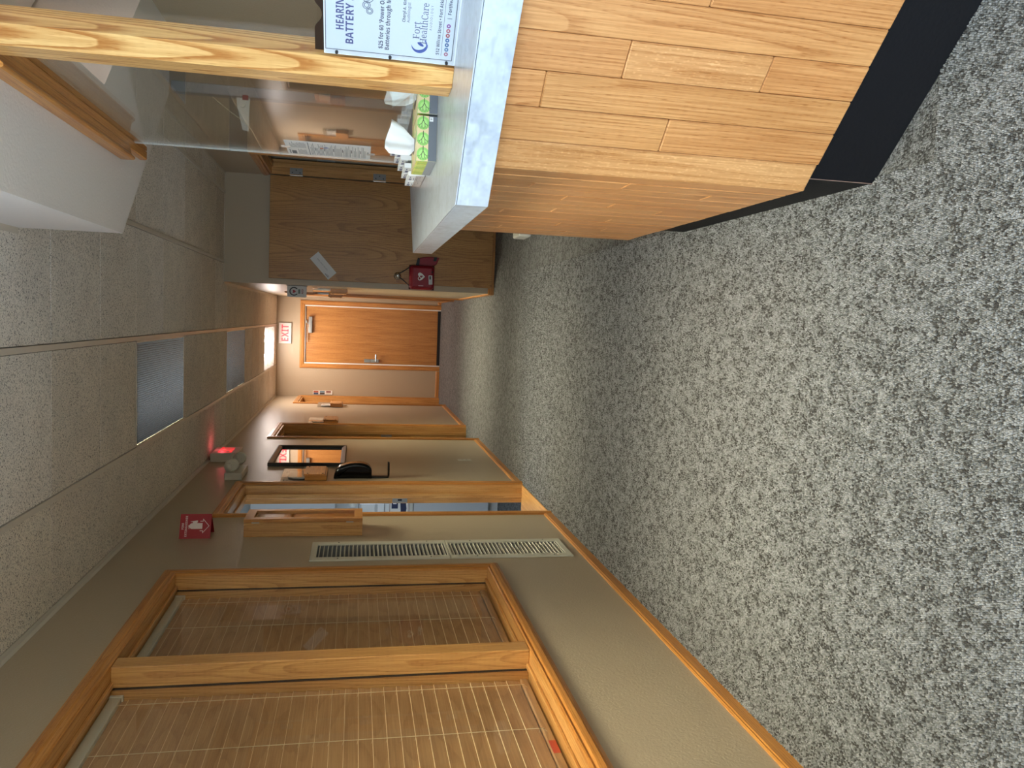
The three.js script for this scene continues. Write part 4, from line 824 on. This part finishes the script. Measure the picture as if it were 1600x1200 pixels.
function outlet(name, label, x, y, z, cat) {
  const o = thing(name, label, cat, [x, y, z]);
  part('plate', chamfer(x, x + 0.006, y, y + 0.118, z - 0.036, z + 0.036, 0.0025), M.whitePlastic, o);
  for (const dy of [0.022, 0.062]) { const s = part('socket', rbox(x + 0.003, x + 0.009, y + dy, y + dy + 0.034, z - 0.017, z + 0.017, 0.0028), M.whitePlastic, o); part('slot', [-0.007, 0.006].map((dz) => box(x + 0.0085, x + 0.0092, y + dy + 0.012, y + dy + 0.024, z + dz, z + dz + 0.002)), M.black, s); }
}
outlet('wall_outlet', 'white wall outlet low on the wall below the mirror', WX, 0.252, -6.86, 'outlet');
// ---- AED bag on the door knob, note on the door, AED sign on the corridor corner
{
  const o = thing('aed_bag', 'dark red defibrillator bag with white heart hanging from the chrome door knob', 'bag', [0.38, 0.575, -7.36]);
  const x0 = 0.268, x1 = 0.487, y0 = 0.582, y1 = 0.812, zb = -7.414, zf = -7.325;
  part('case', rbox(x0, x1, y0, y1, zb, zf, 0.034, 5), M.red, o);
  part('lid_panel', rbox(x0 + 0.02, x1 - 0.02, y0 + 0.022, y1 - 0.028, zf - 0.012, zf + 0.006, 0.008), M.red, o);
  part('zip_seam', rbox(x0 - 0.0015, x1 + 0.0015, y0 - 0.0015, y1 + 0.0015, -7.378, -7.370, 0.0035, 3), std({ color: 0x4a0812, roughness: 0.7 }), o);
  const heart = new THREE.Shape(); const hx = 0.385, hy = 0.705, k = 0.034;
  heart.moveTo(hx, hy - k); heart.bezierCurveTo(hx - 0.4 * k, hy - 0.6 * k, hx - 1.15 * k, hy - 0.1 * k, hx - 1.05 * k, hy + 0.45 * k); heart.bezierCurveTo(hx - 0.95 * k, hy + 1.0 * k, hx - 0.2 * k, hy + 1.0 * k, hx, hy + 0.5 * k); heart.bezierCurveTo(hx + 0.2 * k, hy + 1.0 * k, hx + 0.95 * k, hy + 1.0 * k, hx + 1.05 * k, hy + 0.45 * k); heart.bezierCurveTo(hx + 1.15 * k, hy - 0.1 * k, hx + 0.4 * k, hy - 0.6 * k, hx, hy - k);
  const hm = part('heart_emblem', slabShape(heart, zf + 0.006, zf + 0.0072, 'xy'), M.paper, o, 'white heart emblem');
  const bolt = [[hx - 0.002, hy + 0.012], [hx + 0.012, hy + 0.008], [hx + 0.004, hy + 0.0], [hx + 0.014, hy - 0.004], [hx - 0.004, hy - 0.022], [hx + 0.0, hy - 0.008], [hx - 0.012, hy - 0.004]];
  part('bolt_emblem', slab(bolt, [], zf + 0.0073, zf + 0.0078, 'xy'), M.red, hm);
  part('bolt_emblem', slab([[hx - 0.03, hy + 0.014], [hx - 0.016, hy + 0.026], [hx - 0.004, hy + 0.016], [hx - 0.016, hy + 0.004]], [], zf + 0.0073, zf + 0.0078, 'xy'), M.red, hm);
  const lab = canvasTex(220, 100, (c, w, h) => { c.fillStyle = '#e4e2de'; c.fillRect(0, 0, w, h); c.fillStyle = '#55555a'; c.fillRect(120, 16, 84, 50); c.fillStyle = '#aaa'; for (let y = 14; y < 90; y += 13) c.fillRect(16, y, 90, 5); c.fillRect(120, 76, 84, 6); });
  part('label', sheet([0.318, 0.600, zf + 0.0064], [0.082, 0.004, 0], [-0.002, 0.034, 0], 0.0004), std({ map: lab, roughness: 0.6 }), o, 'white label');
  const brand = canvasTex(256, 56, (c, w, h) => { c.fillStyle = '#8f1024'; c.fillRect(0, 0, w, h); c.fillStyle = '#f0e6e6'; c.font = 'bold 44px sans-serif'; c.textAlign = 'center'; c.fillText('PHILIPS', 128, 44, 240); });
  part('lettering', sheet([0.309, 0.672, zf + 0.0064], [0, 0.07, 0], [-0.014, 0, 0], 0.0003).applyMatrix4(new THREE.Matrix4()), std({ map: brand, roughness: 0.5 }), o);
  part('button', rod([0.43, 0.605, zf + 0.004], [0.43, 0.605, zf + 0.009], 0.008, 14), M.black, o);
  part('strap', [tube([[0.30, 0.81, -7.37], [0.355, 0.875, -7.372], [0.372, 0.912, -7.376], [0.386, 0.925, -7.380], [0.402, 0.912, -7.376], [0.425, 0.87, -7.372], [0.475, 0.80, -7.37]], 0.0045, 40, 8)], M.black, o, 'black strap');
  part('flap', slab([[0.470, 0.760], [0.498, 0.748], [0.560, 0.715], [0.575, 0.640], [0.570, 0.535], [0.505, 0.560], [0.488, 0.600], [0.478, 0.70]], [], -7.410, -7.392, 'xy', 0.006), M.red, o);
  parts('flap_strap', [slab([[0.535, 0.565], [0.572, 0.555], [0.573, 0.585], [0.535, 0.592]], [], -7.392, -7.388, 'xy'), slab([[0.485, 0.72], [0.555, 0.716], [0.56, 0.735], [0.49, 0.752]], [], -7.392, -7.388, 'xy')], M.black, o);
}
{
  const c = [[0.569, 1.63], [0.386, 1.466], [0.324, 1.54], [0.501, 1.702]];
  const nt = canvasTex(400, 170, (g, w, h) => { g.fillStyle = '#e8e7e6'; g.fillRect(0, 0, w, h); g.fillStyle = '#8a8a90'; g.fillRect(24, 20, 70, 12); g.fillRect(24, 40, 40, 6); g.font = 'italic 26px serif'; g.fillText('For the front desk', 110, 96, 240); });
  solo('envelope', 'white envelope taped at a slant to the oak door above the red bag', 'envelope', sheet([0.386, 1.466, -7.4165], [0.183, 0.164, 0], [-0.0655, 0.073, 0], 0.001), std({ map: nt, roughness: 0.8 }));
}
{
  const o = thing('aed_sign', 'small white projecting sign with red heart and AED lettering at the corridor corner', 'sign', [CX, 1.735, -7.6]);
  const s = canvasTex(256, 400, (c, w, h) => {
    c.fillStyle = '#d6d5d3'; c.fillRect(0, 0, w, h); c.strokeStyle = '#1c1c1e'; c.lineWidth = 22; c.lineCap = 'round'; c.beginPath(); c.arc(128, 140, 84, Math.PI * 0.75, Math.PI * 2.25); c.stroke();
    c.fillStyle = '#b3202c'; c.beginPath(); c.moveTo(128, 180); c.bezierCurveTo(70, 130, 100, 95, 128, 125); c.bezierCurveTo(156, 95, 186, 130, 128, 180); c.fill();
    c.fillStyle = '#6d7a72'; c.fillRect(80, 226, 96, 44); c.fillStyle = '#8a1a24'; c.font = 'bold 56px sans-serif'; c.textAlign = 'center'; c.fillText('AED', 128, 334);
  });
  part('panel', chamfer(CX - 0.108, CX - 0.002, 1.738, 1.912, -7.605, -7.601, 0.001), M.whitePlastic, o);
  part('face', sheet([CX - 0.108, 1.738, -7.6002], [0.106, 0, 0], [0, 0.174, 0], 0.0006), std({ map: s, roughness: 0.5 }), o);
  part('bracket', chamfer(CX - 0.004, CX - 0.0005, 1.73, 1.92, -7.63, -7.595, 0.001), M.blackFrame, o);
}
{
  const pt = canvasTex(160, 400, (c, w, h) => { c.fillStyle = '#e6ded4'; c.fillRect(0, 0, w, h); for (let i = 0; i < 6; i++) { c.fillStyle = ['#3a4a66', '#b0563c', '#4a3c34', '#6c8a9a', '#d8c8b0', '#8a4a3a'][i]; c.fillRect(12 + (i % 2) * 70, 14 + Math.floor(i / 2) * 130, 64, 100); } });
  solo('photo_board', 'narrow board of small photographs on the end wall beside the last door frame', 'board', sheet([-1.205, 1.62, FZ + 0.012], [0.06, 0, 0], [0, 0.285, 0], 0.01), std({ map: pt, roughness: 0.6 }));
}
// ---- behind the counter: post and bracket at the far end, device on the carpet, switch in the next room
{
  const o = thing('glass_post', 'slim grey metal post with a white bracket and cord at the far counter end', 'post', [0.985, 1.06, -3.83]);
  part('post', chamfer(0.962, 1.010, 1.0602, 2.1048, -3.86, -3.815, 0.004), std({ color: 0x8d9094, metalness: 0.6, roughness: 0.4 }), o);
  part('bracket', slab([[0.962, 1.828], [0.92, 1.824], [0.82, 1.800], [0.815, 1.772], [0.90, 1.772], [0.962, 1.768]], [], -3.832, -3.824, 'xy', 0.002), M.whitePlastic, o, 'white bracket');
  part('knob', uvBox(new THREE.CylinderGeometry(0.011, 0.013, 0.012, 20).rotateX(Math.PI / 2).translate(0.93, 1.80, -3.82)), M.whitePlastic, o);
  part('cord', tube([[0.955, 1.93, -3.82], [0.90, 1.86, -3.82], [0.86, 1.80, -3.818], [0.82, 1.76, -3.82], [0.75, 1.72, -3.82]], 0.0016, 30, 6), M.cord, o);
  part('tag', chamfer(0.950, 0.972, 1.775, 1.80, -3.815, -3.811, 0.0008), M.red, o, 'red tag');
}
solo('floor_device', 'white plastic device end on the carpet behind the oak counter', 'device', [rbox(0.645, 0.80, 0.0008, 0.10, -6.10, -5.86, 0.015)], M.whitePlastic);
{
  const o = thing('switch_plate', 'white switch plate on the dim wall past the folded office door', 'switch', [1.415, 1.5, CZ]);
  part('plate', chamfer(1.375, 1.46, 1.50, 1.66, CZ, CZ + 0.006, 0.002), M.whitePlastic, o);
  part('rocker', chamfer(1.395, 1.44, 1.54, 1.62, CZ + 0.005, CZ + 0.012, 0.002), std({ color: 0x5a5650, roughness: 0.5 }), o);
}
// ---- strip lamp over the office side of the counter (its light shows on the ceiling inside the bulkhead)
{
  const o = thing('strip_lamp', 'short fluorescent strip lamp on the ceiling over the office side of the counter', 'lamp', [1.12, 2.36, -2.3]);
  part('housing', chamfer(1.09, 1.15, 2.395, 2.4295, -2.75, -1.85, 0.004), M.whitePaint, o);
  part('tube', rod([1.12, 2.378, -2.72], [1.12, 2.378, -1.88], 0.013, 12), std({ color: 0xffffff, emissive: new THREE.Color(1, 0.84, 0.8), emissiveIntensity: 2 }), o);
  for (const z of [-2.05, -2.55]) { const l = new THREE.PointLight(new THREE.Color(1, 0.82, 0.78), 0.10); l.position.set(1.07, 2.34, z); l.castShadow = true; scene.add(l); }
}
// ---- what shows of the side room through the first doorway
{
  const zf = -7.22, base0 = -6.78, cupboard = paint(0xc6c7c8, 0.42);
  const u = thing('upper_cabinet', 'pale wall cupboard seen high through the first doorway', 'cabinet', [-1.9, 1.42, -7.06]);
  part('carcass', chamfer(-2.6, -1.40, 1.42, 2.13, zf + 0.003, -6.92, 0.002), cupboard, u);
  for (let i = 0; i < 3; i++) part('door', chamfer(-2.598 + i * 0.4, -2.202 + i * 0.4, 1.424, 2.126, -6.92, -6.90, 0.003), cupboard, u);
  const b = thing('base_cabinet', 'pale base cupboard seen low through the first doorway', 'cabinet', [-1.9, 0, -7.0]);
  part('carcass', chamfer(-2.6, -1.40, 0.09, 0.76, zf + 0.003, base0 - 0.02, 0.002), cupboard, b);
  for (let i = 0; i < 3; i++) part('door', chamfer(-2.598 + i * 0.4, -2.202 + i * 0.4, 0.094, 0.756, base0 - 0.02, base0, 0.003), cupboard, b);
  part('toe_kick', chamfer(-2.6, -1.40, 0.001, 0.09, zf + 0.003, base0 - 0.06, 0.001), M.whitePaint, b);
  part('worktop', chamfer(-2.6, -1.395, 0.76, 0.79, zf + 0.003, base0 + 0.02, 0.003), M.whitePlastic, b);
  const r = thing('wire_rack', 'white wire rack with packets on the side room worktop', 'rack', [-1.66, 0.79, -6.9]);
  const wire = []; for (const y of [0.81, 1.0, 1.22]) wire.push(tube([[-1.85, y, -6.86], [-1.5, y, -6.86], [-1.46, y, -6.9], [-1.46, y, -7.05]], 0.004, 20, 6)); for (const x of [-1.85, -1.74, -1.62, -1.5]) wire.push(tube([[x, 0.79, -6.86], [x, 1.2, -6.86], [x, 1.235, -6.9]], 0.003, 16, 6));
  part('wire', wire, M.chrome, r);
  parts('packet', [chamfer(-1.83, -1.6, 0.955, 1.06, -7.02, -6.88, 0.004), chamfer(-1.75, -1.48, 1.08, 1.2, -7.02, -6.90, 0.004)], M.paper, r);
  const lt = thing('task_lamp', 'round white lamp glowing above the side room worktop', 'lamp', [-1.62, 1.22, -6.88]);
  part('shade', ball([-1.60, 1.27, -6.86], 0.05, 1, 0.8, 1), M.whitePlastic, lt); part('arm', rod([-1.60, 1.31, -6.86], [-1.60, 1.42, -6.95], 0.006), M.chrome, lt);
  const nb = canvasTex(300, 340, (c, w, h) => { c.fillStyle = '#ece6dc'; c.fillRect(0, 0, w, h); c.strokeStyle = '#7a3a4a'; c.lineWidth = 8; c.strokeRect(10, 10, w - 20, h - 20); c.fillStyle = '#2a3052'; c.fillRect(150, 40, 120, 110); c.fillStyle = '#fff'; c.font = 'bold 80px sans-serif'; c.fillText('N', 182, 124); c.fillStyle = '#23284a'; c.beginPath(); c.moveTo(40, 260); c.lineTo(120, 200); c.lineTo(270, 180); c.lineTo(260, 270); c.lineTo(150, 300); c.fill(); });
  solo('carton', 'small white printed carton with a dark blue letter N in the side room', 'carton', [sheet([-1.80, 0.792, -6.80], [0.30, 0, 0], [0, 0.17, 0], 0.04)], std({ map: nb, roughness: 0.6 }));
}
renderer.render(scene, camera);
